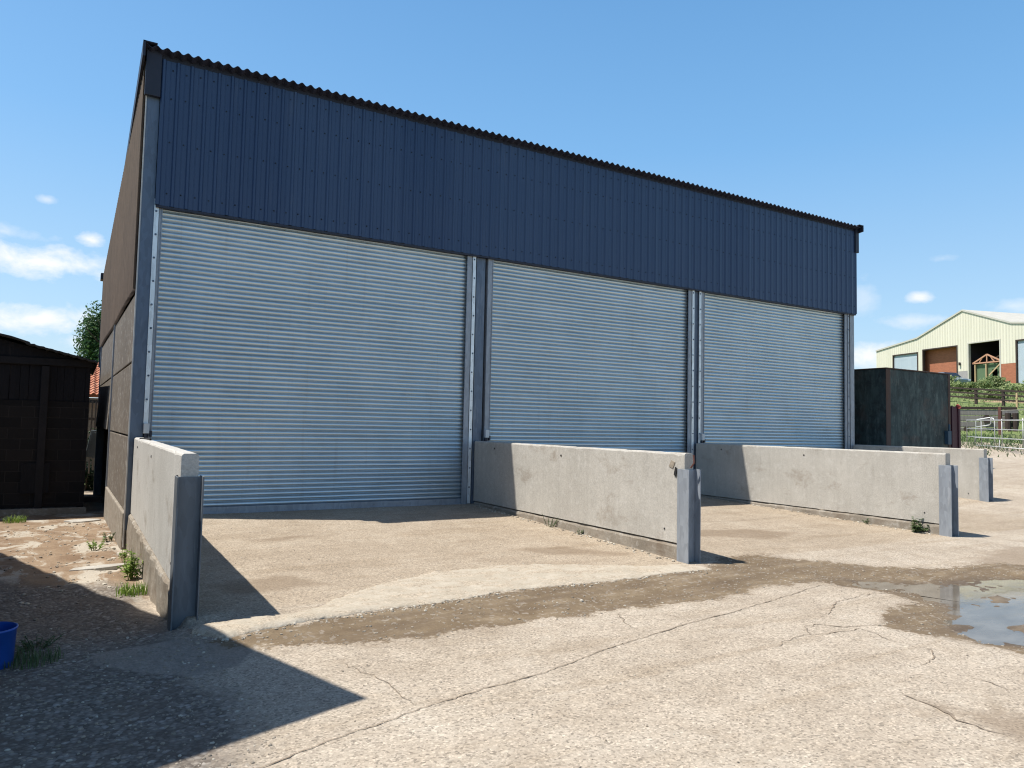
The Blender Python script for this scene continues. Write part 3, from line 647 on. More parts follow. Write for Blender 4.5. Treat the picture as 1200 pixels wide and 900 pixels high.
m = MB(); m.box(-1.75, -1.25, -.06, -.005, .0, .62); m.build('blocked_hatch', M['black_board'], bn)

kb = tag((lambda m: (m.beam((-1.02,6.35,-.2),(-.26,6.2,-.19),.1,.1), m.build('timber_kerb', M['black_beam'], bevel=.01))[1])(MB()), 'low dark timber beam across the alley beside the black barn', 'beam')
# pale debris slabs and alley ground shrubs
al = thing('picket_fence', 'grey paling fence closing the alley behind the barn', 'fence', (.04,11.7,.0))
for i in range(7):
    xx = -.86+i*.095+random.uniform(-.01,.01)
    m = MB(); m.box(xx-.02, xx+.02, -.012, .012, .05+random.uniform(-.1,.1), 2.1+random.uniform(-.05,.05)); m.build('paling', M['grey_wood'] if i not in (2,) else M['dark_wood'], al)
for zz in (1.52,.5):
    m = MB(); m.box(-1.2,-.3,.013,.06,zz,zz+.08); m.build('rail', M['grey_wood'], al)
gs = MB(); gs.obox((-.36,11.3,.86), (.14,.02,-.02), (0,.015,.003), (.06,.05,.37)); gs.obox((-.36,11.285,.86), (.11,.01,-.016), (0,.014,.003), (.05,.042,.33), 1)
tag(gs.build('metal_sheet', [M['grey_sheet'], M['grey_sheet']], bevel=.004), 'pale grey metal panel leaning against the paling fence', 'metal panel')

def foliage(m, c, rad, n, size, seed, clumps=9, mi=0, flat=.8):
    r = random.Random(seed); cs = []
    for _ in range(clumps):
        while True:
            d = Vector((r.uniform(-1,1), r.uniform(-1,1), r.uniform(-1,1)))
            if .25 < d.length < 1: break
        cs.append((Vector((c[0]+d.x*rad[0]*.78, c[1]+d.y*rad[1]*.78, c[2]+d.z*rad[2]*.78)), r.uniform(.26,.46)))
    for k in range(n):
        cc, q = cs[k % clumps]
        d = Vector((r.gauss(0,1), r.gauss(0,1), r.gauss(0,1))).normalized()*(r.random()**.4)
        p_ = cc + Vector((d.x*rad[0]*q, d.y*rad[1]*q, d.z*rad[2]*q))
        nrm = (d + Vector((r.gauss(0,.6), r.gauss(0,.6), r.gauss(0,.6)+.4))).normalized()
        a = nrm.orthogonal().normalized(); b = nrm.cross(a); th = r.uniform(0,6.28); a, b = a*math.cos(th)+b*math.sin(th), b*math.cos(th)-a*math.sin(th)
        s_ = size*r.uniform(.6,1.35)
        m.add([p_-a*s_, p_-b*s_*.5+nrm*s_*.1, p_+a*s_, p_+b*s_*.5+nrm*s_*.1], [(0,1,2,3)], mi)
def leafy_plant(name, label, loc, h, spread, n, leaf, mat, seed, cat='weed', group=None, grassy=False):
    r = random.Random(seed); t_ = thing(name, label, cat, loc, 0, group); st = MB(); lf = MB()
    if grassy:
        for _ in range(n):
            a = r.uniform(0,6.28); d = spread*r.random()**.6; x, y = d*math.cos(a), d*math.sin(a); L = h*r.uniform(.5,1.1); ln = r.uniform(.1,.7)*L; b = r.uniform(0,6.28); w = leaf*r.uniform(.6,1.2)
            px_, py_ = -math.sin(b)*w, math.cos(b)*w
            p1 = (x+math.cos(b)*ln*.35, y+math.sin(b)*ln*.35, L*.62); p2 = (x+math.cos(b)*ln, y+math.sin(b)*ln, L)
            lf.add([(x-px_,y-py_,-.02),(x+px_,y+py_,-.02),(p1[0]+px_*.7,p1[1]+py_*.7,p1[2]),(p1[0]-px_*.7,p1[1]-py_*.7,p1[2]),p2], [(0,1,2,3),(3,2,4)])
        lf.build('leaves', mat, t_, fix=False); return t_
    ns = max(3, n//14)
    for k in range(ns):
        a = r.uniform(0,6.28); d = spread*r.random()**.7; H = h*r.uniform(.55,1.05)*(1-.35*d/spread); base = Vector((d*.35*math.cos(a), d*.35*math.sin(a), -.02)); tip = Vector((d*math.cos(a), d*math.sin(a), H))
        mid_ = base.lerp(tip,.5)+Vector((0,0,H*.08)); st.tube([base, mid_, tip], [.004,.003,.002], 5)
        for q in range(n//ns):
            u = r.uniform(.25,1.02); p_ = base.lerp(tip,u); b = r.uniform(0,6.28); el = r.uniform(-.1,.9); dr = Vector((math.cos(b)*math.cos(el), math.sin(b)*math.cos(el), math.sin(el))); sd_ = dr.cross(Vector((0,0,1))).normalized(); s_ = leaf*r.uniform(.6,1.3)*(1.15-.5*u)
            dp = Vector((0,0,-s_*.25))
            lf.add([p_, p_+dr*s_*.5+sd_*s_*.32, p_+dr*s_+dp, p_+dr*s_*.5-sd_*s_*.32], [(0,1,2,3)])
    st.build('stems', mat, t_); lf.build('leaves', mat, t_, fix=False); return t_
def on_ground(x, y): return (x, y, gh(x,y))
leafy_plant('weed', 'small bright weed in the dirt lane, furthest from the wall', on_ground(-.5,-.05), .22, .2, 150, .05, M['leaf_weed'], 1)
leafy_plant('weed', 'tall leafy weed against the pale nearest wall', on_ground(-.2,-2.75), .36, .16, 200, .07, M['leaf_weed'], 2)
leafy_plant('weed', 'straggling weed where the pale nearest wall meets the store', on_ground(-.2,-1.35), .26, .13, 110, .05, M['leaf_weed'], 3)
leafy_plant('grass_tuft', 'short yellow green grass tuft below the tall weed', on_ground(-.24,-3.7), .13, .16, 160, .006, M['leaf_weed'], 4, 'grass tuft', None, True)
leafy_plant('weed', 'low weed at the foot of the store side plinth', on_ground(-.28,1.2), .22, .14, 90, .05, M['leaf_dull'], 5)
leafy_plant('weed', 'dry wispy weed along the foot of the middle bay wall', on_ground(5.60,-2.7), .24, .2, 120, .03, M['leaf_dull'], 6)
leafy_plant('weed', 'dark leafy weed beside the third wall end post', on_ground(11.28,-5.2), .26, .2, 190, .085, M['leaf_dull'], 7)
leafy_plant('weed', 'tiny weed left of the dark leafy weed', on_ground(11.30,-4.3), .12, .12, 60, .05, M['leaf_dull'], 8)
leafy_plant('weed', 'sprawling weed low on the rough footing of the pale nearest wall', on_ground(-.17,-2.2), .16, .2, 160, .045, M['leaf_weed'], 21)
leafy_plant('weed', 'sparse weed sprig under the middle of the second bay wall', on_ground(5.60,-3.5), .1, .12, 70, .03, M['leaf_dull'], 22)
leafy_plant('grass_tuft', 'grass tuft growing around the blue bucket', on_ground(-1.03,-6.15), .08, .2, 300, .004, M['leaf_dull'], 9, 'grass tuft', None, True)
leafy_plant('weed', 'leafy dark weed beside the blue bucket', on_ground(-1.0,-5.75), .1, .2, 260, .035, M['leaf_dull'], 10)
leafy_plant('grass_tuft', 'grass tuft at the edge of the barn shadow', on_ground(-1.75,4.6), .14, .2, 140, .006, M['leaf_weed'], 11, 'grass tuft', None, True)
sh = thing('shrub', 'dark shrub in the alley below the paling fence', 'shrub', (-.5,12.2,-.5)); m = MB(); foliage(m, (0,0,.8), (.7,.4,.9), 2200, .06, 31, 14); m.build('leaves', M['leaf_dark'], sh, fix=False); m = MB(); m.tube([(0,0,-.1),(.05,0,.6)], [.03,.015], 6); m.build('stem', M['bark'], sh)

# loose stones
ico = bmesh.new(); bmesh.ops.create_icosphere(ico, subdivisions=1, radius=1); iv = [v.co.copy() for v in ico.verts]; ifc = [tuple(v.index for v in f.verts) for f in ico.faces]; ico.free()
def stone(m, x, y, s_, r, mi=0, sink=.3):
    ax = (r.uniform(.7,1.3), r.uniform(.7,1.3), r.uniform(.45,.8)); a = r.uniform(0,6.28); c_, s2 = math.cos(a), math.sin(a); z0 = gh(x,y)+s_*ax[2]*(1-2*sink)
    m.add([(x+s_*(v.x*ax[0]*c_-v.y*ax[1]*s2)*(1+.25*r.uniform(-1,1)), y+s_*(v.x*ax[0]*s2+v.y*ax[1]*c_)*(1+.25*r.uniform(-1,1)), z0+s_*v.z*ax[2]) for v in iv], ifc, mi)
m = MB(); r = random.Random(3); P_mud = np.array(MUD)
tries = rng.uniform([-.1,-9.6],[9.8,-5.6],(6000,2)); sdv = inpoly_sd(tries[:,0], tries[:,1], MUD); sdq = inpoly_sd(tries[:,0], tries[:,1], PUD)
for (x,y), s_, q in zip(tries, sdv, sdq):
    if s_ > -.06 and q < .1: stone(m, x, y, r.choice((.004,.005,.006,.007,.009,.013)), r, int(r.random() < .08), .42)
tries = rng.uniform([-1.9,-10.6],[.5,-5.],(5200,2)); sdv = inpoly_sd(tries[:,0], tries[:,1], GRAVEL)
for (x,y), s_ in zip(tries, sdv):
    if s_ > -.15: stone(m, x, y, r.choice((.004,.005,.007,.008,.012)), r, int(r.random() < .06), .42)
for x, y in rng.uniform([-1.8,-4.6],[-.2,4],(420,2)): stone(m, x, y, r.choice((.006,.01,.014,.022)), r, int(r.random() < .5))
for x, y in rng.uniform([0,-11],[10,-.3],(700,2)): stone(m, x, y, r.choice((.003,.004,.006,.008)), r, int(r.random() < .4))
for (ya, yb, xx) in ((-5.5,-.3,5.62),(-5.5,-.3,11.33)):
    for _ in range(220): stone(m, xx-abs(r.gauss(0,.07)), r.uniform(ya,yb), r.choice((.006,.009,.014,.02)), r, int(r.random() < .4))
for i in range(len(AP)-1):   # crumbs broken off the front edge of the worn strip
    for _ in range(26):
        u_ = r.random(); bx = AP[i][0][0]*(1-u_)+AP[i+1][0][0]*u_; by = AP[i][0][1]*(1-u_)+AP[i+1][0][1]*u_
        stone(m, bx+r.gauss(0,.03), by-abs(r.gauss(.01,.07)), r.choice((.006,.008,.011,.016)), r, int(r.random() < .4), .4)
for (x,y,s_) in ((-.22,-.6,.06),(-.3,-.85,.04),(-.36,-1.1,.035),(3.4,-6.55,.022),(-.27,.1,.05)): stone(m, x, y, s_, r, 1)
tag(m.build('loose_stones', [M['stone'], M['pale_stone']], fix=False), 'loose stones and gravel strewn over the yard', 'stones', None, 'stuff')
for (x,y,sx_,sy_,a,lb) in ((-.52,-1.75,.34,.13,.25,'flat pale concrete slab lying in the dirt lane by the weeds'),(-.62,4.3,.30,.22,.1,'pale broken slab in the barn shadow by the alley')):
    m = MB(); r2 = random.Random(int(x*100)); n_ = 11; out = [(sx_*math.cos(6.283*k/n_)*r2.uniform(.75,1.1), sy_*math.sin(6.283*k/n_)*r2.uniform(.75,1.1)) for k in range(n_)]
    m.prism([(p_[0]*math.cos(a)-p_[1]*math.sin(a), p_[0]*math.sin(a)+p_[1]*math.cos(a), -.03) for p_ in out], (0,0,.055)); o = m.build('concrete_slab', M['panel'], bevel=.008, loc=(x,y,gh(x,y))); tag(o, lb, 'slab')

# blue bucket
bk = thing('bucket', 'open blue plastic bucket in the shade at the left edge', 'bucket', (-1.275,-6.14,gh(-1.275,-6.14)-.01))
m = MB(); N = 32
prof = [(.0,.0),(.14,.0),(.148,.01),(.160,.255),(.166,.257),(.167,.27),(.160,.272),(.153,.255),(.135,.02),(.0,.018)]
m.strip([[(r_*math.cos(6.2832*k/N), r_*math.sin(6.2832*k/N), z) for k in range(N)] for r_, z in prof[1:-1]], 0, True)
m.add([(.14*math.cos(6.2832*k/N), .14*math.sin(6.2832*k/N), 0) for k in range(N)], [tuple(range(N))]); m.add([(.135*math.cos(6.2832*k/N), .135*math.sin(6.2832*k/N), .02) for k in range(N)], [tuple(range(N))])
m.build('body', M['blue_plastic'], bk, smooth=True)
# timber shed beyond the left edge, whose eaves throw the shadow over the gravel
sx0, sy0 = -1.44, -7.10; u = Vector((-.29,.957,0)); v = Vector((-.957,-.29,0)); S0 = Vector((sx0,sy0,0))
sd = thing('timber_shed', 'tall dark boarded shed beside the gravel, nearest the camera', 'shed', (0,0,0))
m = MB(); SHZ = 4.34
c = S0 + u*5.2 + v*3.2 + Vector((0,0,SHZ-.06)); m.obox(c, u*5.2, v*3.2, (0,0,.06)); m.build('roof', M['barn_roof'], sd)
m = MB(); a = S0+u*.15+v*.15
for (o_, d_, L_) in ((a,u,10.1),(a,v,6.1),(a+u*10.1,v,6.1),(a+v*6.1,u,10.1)):
    n_ = int(L_/.16); nn = d_.cross(Vector((0,0,1)))
    for k in range(n_): m.obox(o_+d_*(k+.5)*L_/n_+Vector((0,0,1.8)), d_*(L_/n_/2-.003), nn*random.uniform(.012,.02), (0,0,2.4))
m.build('boarding', M['black_board'], sd)
m = MB(); dd = a+u*4-v*.0; m.obox(dd+u*1.1+Vector((0,0,1.1))-v*.03, u*1.05, v*.02, (0,0,1.25)); m.build('door', M['dark_wood'], sd, bevel=.01)

# ------------------------------------------------------------------ beyond the barn: pantiled house and tree
hs = thing('pantile_house', 'low house with orange pantile roof behind the alley', 'house', (0,18,0))
m = MB(); x0, x1 = -5.5, .75; z0, z1 = 2.42, 3.72; dy = 2.2; cols = int((x1-x0)/.19); rowsn = 14
xsr = [x0+(x1-x0)*k/(cols*8) for k in range(cols*8+1)]; rows = []
for j in range(rowsn):
    for e in (0,.97):
        f = (j+e)/rowsn; zz = z0+(z1-z0)*f+(.035 if e == 0 else 0); yy_ = -.3+dy*f
        rows.append([(x, yy_+.006*nz(x,j,2), zz+.032*math.sin(2*math.pi*(x-x0)/.19)+.006*nz(x,j,5,8)) for x in xsr])
m.strip(rows); m.build('roof', M['clay_tile'], hs)
m = MB(); m.box(x0+.1, x1-.1, 0, .2, -.6, 2.3); m.add([(x0+.1,.2,-.6),(x0+.1,4.2,-.6),(x0+.1,4.2,2.3),(x0+.1,2.0,3.6),(x0+.1,.2,2.3)],[(0,1,2,3,4)]); m.box(x0+.1, x1-.1, 4.0,4.2,-.6,2.3); m.build('wall', M['old_brick'], hs)
m = MB(); m.strip([[(x0,dy-.3,z1),(x1,dy-.3,z1)],[(x0,2*dy-.3,z0),(x1,2*dy-.3,z0)]]); m.build('rear_roof', M['clay_tile'], hs)
m = MB(); m.box(x0,x1,-.34,-.24,2.12,2.22); m.build('gutter', M['rubber'], hs)

tr = thing('broadleaf_tree', 'dark green leafy tree behind the store on the left', 'tree', (.75,36,.5))
m = MB(); m.tube([(0,0,0),(.1,0,1.5),(.0,.1,3.2),(.2,0,5.2),(.3,0,7)], [.3,.25,.2,.13,.05], 10)
r = random.Random(5)
for k in range(9):
    a = r.uniform(0,6.28); z = r.uniform(2.6,5.6); L = r.uniform(1.2,2.1); m.tube([(0.05,0.05,z),(L*.5*math.cos(a),L*.5*math.sin(a),z+.6),(L*math.cos(a),L*math.sin(a),z+1.3)], [.09,.06,.02], 6)
m.build('trunk', M['bark'], tr)
m = MB(); foliage(m, (.2,0,5.6), (2.1,2.1,3.0), 17000, .10, 77, 46); m.build('crown', M['leaf_tree'], tr, fix=False)
tr2 = thing('broadleaf_tree', 'pale distant treetop just above the black barn roof', 'tree', (-3.4,58,-.5))
m = MB(); m.tube([(0,0,0),(.1,0,3),(0,0,5)], [.3,.2,.06], 8); m.build('trunk', M['bark'], tr2); m = MB(); foliage(m, (0,0,5.0), (2.6,2.4,2.2), 2500, .16, 78, 18); m.build('crown', M['leaf_bush'], tr2, fix=False)

# ------------------------------------------------------------------ green tank and maroon skip at the right end
tk = thing('steel_tank', 'tall rusty dark green steel tank beyond the right end of the store', 'tank', (18.5,-.12,0))
m = MB(); m.box(0, 3.2, 0, 2.6, .0, 3.44); m.build('shell', M['tank'], tk, bevel=.02)
for x0, x1 in ((-.012,.2),(3.1,3.215)):
    m = MB(); m.box(x0,x1,-.014,-.002,.1,3.43); m.build('corner_plate', M['tank_rust'], tk, bevel=.004)
m = MB(); m.box(-.015,3.215,-.02,2.615,3.442,3.475); m.build('top_rim', M['tank_rust'], tk, bevel=.006)
m = MB(); m.box(2.88,3.06,-.12,-.004,1.35,1.75); m.tube([(2.97,-.1,1.75),(2.97,-.1,1.95)],.03,8); m.build('latch', M['blue_steel'], tk, bevel=.01)
mp_ = thing('maroon_skip', 'narrow dark maroon steel skip beside the green tank', 'skip', (21.8,-.1,0))
m = MB(); m.box(0,.45,0,1.6,.1,2.5); m.build('body', M['maroon'], mp_, bevel=.01)
m = MB(); m.box(.36,.47,-.03,-.002,.1,2.52); m.box(.0,.06,-.03,-.002,.1,2.52); m.build('rib', M['maroon'], mp_, bevel=.01)
m = MB(); m.tube([(.40,-.05,2.46),(.40,.05,2.54)], [.06,.05], 10); m.build('end_cap', M['red_cap'], mp_, bevel=.01)

# ------------------------------------------------------------------ gates, sleepers and paddock
def gate(name, label, a, b, h, mat, bars, uprights, group=None, rr_=.024):
    A_ = Vector(a); B_ = Vector(b); t_ = thing(name, label, 'gate', a, 0, group); d = B_-A_
    m = MB(); L = [(0,0,0),(0,0,h),tuple(d+Vector((0,0,h))),tuple(d),(0,0,0)]; m.tube(L, rr_*1.25, 8); m.build('frame', mat, t_, smooth=True)
    for k in range(bars):
        z = h*(k+1)/(bars+1)*.98; m = MB(); m.tube([(0,0,z),tuple(d+Vector((0,0,z)))], rr_, 6); m.build('bar', mat, t_, smooth=True)
    for q in uprights:
        m = MB(); p_ = d*q; m.tube([(p_.x,p_.y,0),(p_.x,p_.y,h)], rr_*1.1, 6); m.build('upright', mat, t_, smooth=True)
    return t_
gate('field_gate', 'galvanised tubular field gate standing closed across the yard end', (31.11,4.28,1.28), (26.2,-.75,1.18), 1.0, M['gate'], 2, (.22,.5,.75), None, .016)
gate('field_gate', 'shorter galvanised gate low behind the closed field gate', (30.0,3.4,.95), (27.2,-.2,.9), .62, M['gate'], 1, (.4,), None, .014)
hp_ = thing('tube_hoop', 'bent white tube hoop behind the field gate', 'tube frame', (0,0,0))
m = MB(); m.tube([(32.15,4.46,1.0),(32.15,4.45,2.26),(32.12,4.38,2.33),(31.52,3.59,2.40),(31.46,3.51,2.36),(31.46,3.52,2.15),(31.5,3.6,2.09),(32.12,4.42,2.01)], .02, 8); m.tube([(31.36,3.33,1.0),(31.36,3.33,2.27),(31.38,3.38,2.36),(31.47,3.5,2.385)], .018, 8); m.build('hoop', M['white_tube'], hp_, smooth=True)
sl = thing('sleeper_stack', 'stack of grey timber sleepers with dark log ends behind the gate', 'timber stack', (36.3,7.2,1.2))
dv = Vector((37.4-36.2, 5.55-7.2, 0)).normalized(); nv = Vector((-dv.y, dv.x, 0))*-1
for k in range(6):
    m = MB(); z = .14+k*.285; m.obox(dv*1.0+Vector((0,0,z)), dv*1.3, nv*.14, (0,0,.13)); m.build('sleeper', M['grey_wood'], sl, bevel=.02)
for (q, z) in ((1.05,1.25),(.2,.75),(1.15,.45),(.2,.25)):
    m = MB(); c = dv*q+Vector((0,0,z)); m.tube([c-nv*.5 if False else c+Vector((-.2,-.1,0)), c+Vector((-.42,-.2,0))], .19 if q > 1 else .12, 10); m.build('log_end', M['dark_wood'], sl)
m = MB(); m.beam(tuple(dv*-.4+Vector((-.1,0,1.78))), tuple(dv*2.3+Vector((-.1,0,1.78))), .16, .12); m.build('top_rail', M['dark_wood'], sl)
for q in (1.9, 2.2):
    m = MB(); m.tube([dv*q+Vector((-.25,-.12,-.1)), dv*q+Vector((-.25,-.12,1.55))], .13, 10); m.build('upright_post', M['dark_wood'], sl)
rp = thing('rail_fence', 'rusty two rail fence right of the timber stack', 'fence', (35.2,4.95,0))
e2 = Vector((-3.2,-5.2,.25))
for q in (0,.55,1.1):
    m = MB(); b_ = e2*q; m.beam((b_.x,b_.y,1.2),(b_.x,b_.y,2.98),.12,.12); m.build('post', M['rust_post'], rp)
for z in (2.35,2.8):
    m = MB(); m.beam((0,0,z),(e2.x*1.1,e2.y*1.1,z+.05),.04,.04); m.build('rail', M['rust_post'] if z < 2.5 else M['grey_wood'], rp)
pf = thing('post_and_rail_fence', 'dark brown post and rail paddock fence below the cream shed', 'fence', (0,0,0))
fp = [(54.7,19.6),(53.68,17.22),(52.68,14.83),(51.56,12.56),(50.4,10.2),(49.3,7.9),(48.2,5.6)]
for (x,y) in fp:
    z = gh(x,y); m = MB(); m.beam((x,y,z-.3),(x,y,z+1.12),.15,.15); m.build('post', M['dark_wood'], pf)
for (x0,y0),(x1,y1) in zip(fp[:-1], fp[1:]):
    for h_ in (.42,.74,1.04):
        m = MB(); m.beam((x0-.09,y0-.03,gh(x0,y0)+h_),(x1-.09,y1-.03,gh(x1,y1)+h_),.04,.12); m.build('rail', M['dark_wood'], pf)
m = MB(); z = gh(50.9,11.45); m.beam((50.9,11.45,z-.2),(50.9,11.45,z+.95),.1,.1); m.beam((50.86,11.42,z+.6),(50.86,11.5,z+.66),.06,.1); tag(m.build('marker_post', M['pale_wood']), 'pale new timber post in front of the dark paddock fence', 'post')
blabels = ['bright green bush beside the tank top edge', 'grey green bush below the narrow grey pier', 'broad pale bush below the timber frame', 'olive bush below the brick pier', 'dark green bush below the right hand pale door', 'low dark bush behind the fence posts']
bs = [(64.5,23.6,1.5,.8),(63.6,20.9,1.7,.62),(63.0,18.6,1.9,.85),(62.2,16.3,1.8,.8),(62.2,13.7,1.8,.95),(57.5,16.6,1.5,.5)]
for i, ((x,y,w,h_), lb) in enumerate(zip(bs, blabels)):
    b_ = thing('bush', lb, 'bush', (x,y,gh(x,y)-.1), 0, 'bushes on the bank'); m = MB(); foliage(m, (0,0,h_*.75), (w,w,h_), 1500, .12, 100+i, 12); m.build('leaves', M['leaf_bush'] if i != 4 else M['leaf_dull'], b_, fix=False)
    m = MB()
    for k in range(4): m.tube([(0,0,-.1),(.5*w*math.cos(k*1.6),.5*w*math.sin(k*1.6),h_*.8)], [.05,.02], 5)
    m.build('stems', M['bark'], b_)
# grass and scrub on the bank, too many blades to count
m = MB(); r = random.Random(12)
for _ in range(9000):
    s_ = r.uniform(40.5,70); lt = r.uniform(-16,9); x = CX+s_*.894-lt*.449; y = CY+s_*.449+lt*.894
    if 59.2 < s_ < 61.5 and r.random() < .7: continue
    z = gh(x,y); h_ = r.uniform(.06,.2)*(1.8 if s_ > 64 or r.random() < .06 else 1); a = r.uniform(0,6.28); w = r.uniform(.03,.07)
    m.add([(x-w*math.cos(a),y-w*math.sin(a),z-.02),(x+w*math.cos(a),y+w*math.sin(a),z-.02),(x+r.uniform(-.1,.1),y+r.uniform(-.1,.1),z+h_)],[(0,1,2)])
tag(m.build('bank_grass', M['leaf_bush'], fix=False), 'rough grass over the bank below the cream shed', 'grass', None, 'stuff')
m = MB()
for _ in range(5200):
    s_ = r.uniform(30,39.5); lt = r.uniform(-5,3.5); x = CX+s_*.894-lt*.449; y = CY+s_*.449+lt*.894
    if s_ < 33.0+.3*lt and r.random() < .85: continue
    z = gh(x,y); h_ = r.uniform(.05,.22); a = r.uniform(0,6.28); w = r.uniform(.01,.03)
    m.add([(x-w*math.cos(a),y-w*math.sin(a),z-.02),(x+w*math.cos(a),y+w*math.sin(a),z-.02),(x+r.uniform(-.15,.15),y+r.uniform(-.15,.15),z+h_)],[(0,1,2)])
tag(m.build('gate_weeds', M['leaf_dull'], fix=False), 'tangled green weeds growing around the galvanised gate', 'weeds', None, 'stuff')

# ------------------------------------------------------------------ cream shed on the hill: local x along the gable (to the right), y into the shed
GA = R(17.7); cs = thing('cream_shed', 'large cream clad gabled farm shed on the hill at right', 'farm shed', (77.16,28.44,0), math.atan2(-math.cos(GA), -math.sin(GA)))
RP = [(-12.53,11.44),(-6.12,12.26),(0,14.45),(5.6,12.42),(12.4,11.5)]
def rz_(u_): return float(np.interp(u_, [a for a,_ in RP], [b for _,b in RP]))
ops = [(-9.75,-6.14,10.72,'door'),(-5.28,-.8,10.93,'open'),(.69,4.32,11.03,'open'),(6.16,9.9,10.73,'door')]
bz = 6.2
cuts = sorted({a for a,_ in RP} | {q for o_ in ops for q in o_[:2]})
m = MB()
for a, b_ in zip(cuts[:-1], cuts[1:]):
    mid_ = (a+b_)/2; op = [o_ for o_ in ops if o_[0] <= mid_ <= o_[1]]; zb_ = op[0][2] if op else (8.67 if 4.3 < mid_ < 6.2 else 8.28 if -.8 < mid_ < .7 else bz)
    m.prism([(a,0,zb_),(b_,0,zb_),(b_,0,rz_(b_)),(a,0,rz_(a))], (0,.18,0))
m.build('gable_cladding', M['cream'], cs)
m = MB(); Lr = 42
for (a,za),(b_,zb_) in zip(RP[:-1], RP[1:]):
    m.add([(a,-.1,za+.03),(b_,-.1,zb_+.03),(b_,Lr,zb_+.03),(a,Lr,za+.03),(a,-.1,za+.2),(b_,-.1,zb_+.2),(b_,Lr,zb_+.2),(a,Lr,za+.2)],[(0,3,2,1),(4,5,6,7),(0,1,5,4),(1,2,6,5),(2,3,7,6),(3,0,4,7)])
m.build('roof', M['cream_roof'], cs)
m = MB(); m.box(-12.53,-12.4,.2,Lr,bz,11.4); m.box(12.27,12.4,.2,Lr,bz,11.45); m.box(-12.4,12.27,Lr-.2,Lr,bz,12.2); m.build('side_wall', M['cream'], cs)
for (a,b_,z_,kind) in ops:
    m = MB()
    for xx0,xx1,zz0,zz1 in ((a-.12,a+.02,bz,z_+.1),(b_-.02,b_+.12,bz,z_+.1),(a+.02,b_-.02,z_-.02,z_+.1)): m.box(xx0,xx1,-.04,.24,zz0,zz1)
    fr = m.build('door_frame', M['dark_wood'] if kind == 'door' or a < 0 else M['cream_roof'], cs)
    if kind == 'door': m = MB(); m.box(a+.02,b_-.02,.1,.16,bz,z_-.02); m.build('roller_door', M['pale_door'], cs)
m = MB(); m.box(4.35,6.1,.0,.2,bz,8.66); m.build('brick_pier', M['brick'], cs)
m = MB(); m.box(-.7,.6,.0,.2,bz,8.27); m.build('grey_pier', M['grey_render'], cs)
m = MB(); m.box(-8.0,-.32,.75,.95,bz,11.9); m.build('inner_brick_wall', M['brick'], cs)
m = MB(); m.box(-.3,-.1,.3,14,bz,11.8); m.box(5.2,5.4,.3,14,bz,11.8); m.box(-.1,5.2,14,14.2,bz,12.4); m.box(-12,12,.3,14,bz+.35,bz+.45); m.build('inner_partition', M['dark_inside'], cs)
m = MB(); m.tube([(-.35,-.12,8.9),(-.35,-.12,9.2)], .1, 8); m.box(-.4,-.3,-.1,0,9.0,9.1); m.build('wall_lamp', M['dark_wood'], cs)
# timber frame standing inside the open bay
fr = thing('shelter_frame', 'pale orange timber roof frame with green sheeting inside the open bay', 'timber frame', cs.location, cs.rotation_euler[2])
yq = .42; zt = 9.0
for xx in (1.0,2.3,3.9):
    m = MB(); m.box(xx-.06,xx+.06,yq,yq+.12,bz,zt); m.build('stud', M['pale_wood'], fr)
for dyy in (0,1.6,3.0):
    m = MB(); m.beam((.75,yq+dyy,zt),(2.45,yq+dyy,zt+.8),.1,.13); m.beam((2.45,yq+dyy,zt+.8),(4.15,yq+dyy,zt),.1,.13); m.beam((.75,yq+dyy,zt),(4.15,yq+dyy,zt),.1,.12); m.beam((2.45,yq+dyy,zt),(2.45,yq+dyy,zt+.8),.1,.1)
    for q in (1.5,3.3): m.beam((q,yq+dyy,zt),(q+(.4 if q < 2 else -.4),yq+dyy,zt+.5),.07,.08)
    m.build('truss', M['timber_frame'], fr)
m = MB(); m.box(.95,2.85,yq+.2,yq+.26,bz,zt-.1); m.box(3.45,3.95,yq+.2,yq+.26,bz,zt-.1); m.box(2.85,3.45,yq+.2,yq+.26,8.3,zt-.1); m.build('green_sheeting', M['green_sheet'], fr)
m = MB(); m.beam((2.7,yq-.03,7.7),(3.9,yq-.03,8.7),.06,.12); m.build('brace', M['pale_wood'], fr)

# car half hidden on the bank
car = thing('parked_car', 'blue grey car half hidden behind the bushes by the tank', 'car', (66.2,24.4,gh(66.2,24.4)), R(75))
prof = [(-2.0,.35),(-2.05,.75),(-1.2,.95),(-.6,1.4),(.8,1.42),(1.5,1.0),(2.0,.9),(2.05,.4)]
m = MB(); m.prism([(x,-.82,z) for x, z in prof], (0,1.64,0)); m.build('body', M['car_paint'], car, bevel=.06)
m = MB(); m.add([(-1.16,-.7,.98),(-1.16,.7,.98),(-.62,.66,1.38),(-.62,-.66,1.38)],[(0,1,2,3)]); m.v = [(x-.02,y,z+.03) for x,y,z in m.v]; m.build('windscreen', M['glass'], car)
for sy_ in (-.825,.825):
    m = MB(); m.box(-.75,1.0,sy_-.01,sy_+.01,1.0,1.32); m.build('side_window', M['glass'], car)
    for wx in (-1.25,1.25):
        m = MB(); m.tube([(wx,sy_-.1,.31),(wx,sy_+.05*(1 if sy_>0 else 1),.31)], .31, 18); w_ = m.build('wheel', M['tyre'], car)
        m = MB(); m.tube([(wx,sy_-.12,.31),(wx,sy_+.07,.31)], .18, 12); m.build('rim', M['chrome'], w_)
    m = MB(); m.box(-2.07,-2.0,sy_*.75-.15,sy_*.75+.15,.62,.76); m.build('headlight', M['chrome'], car)

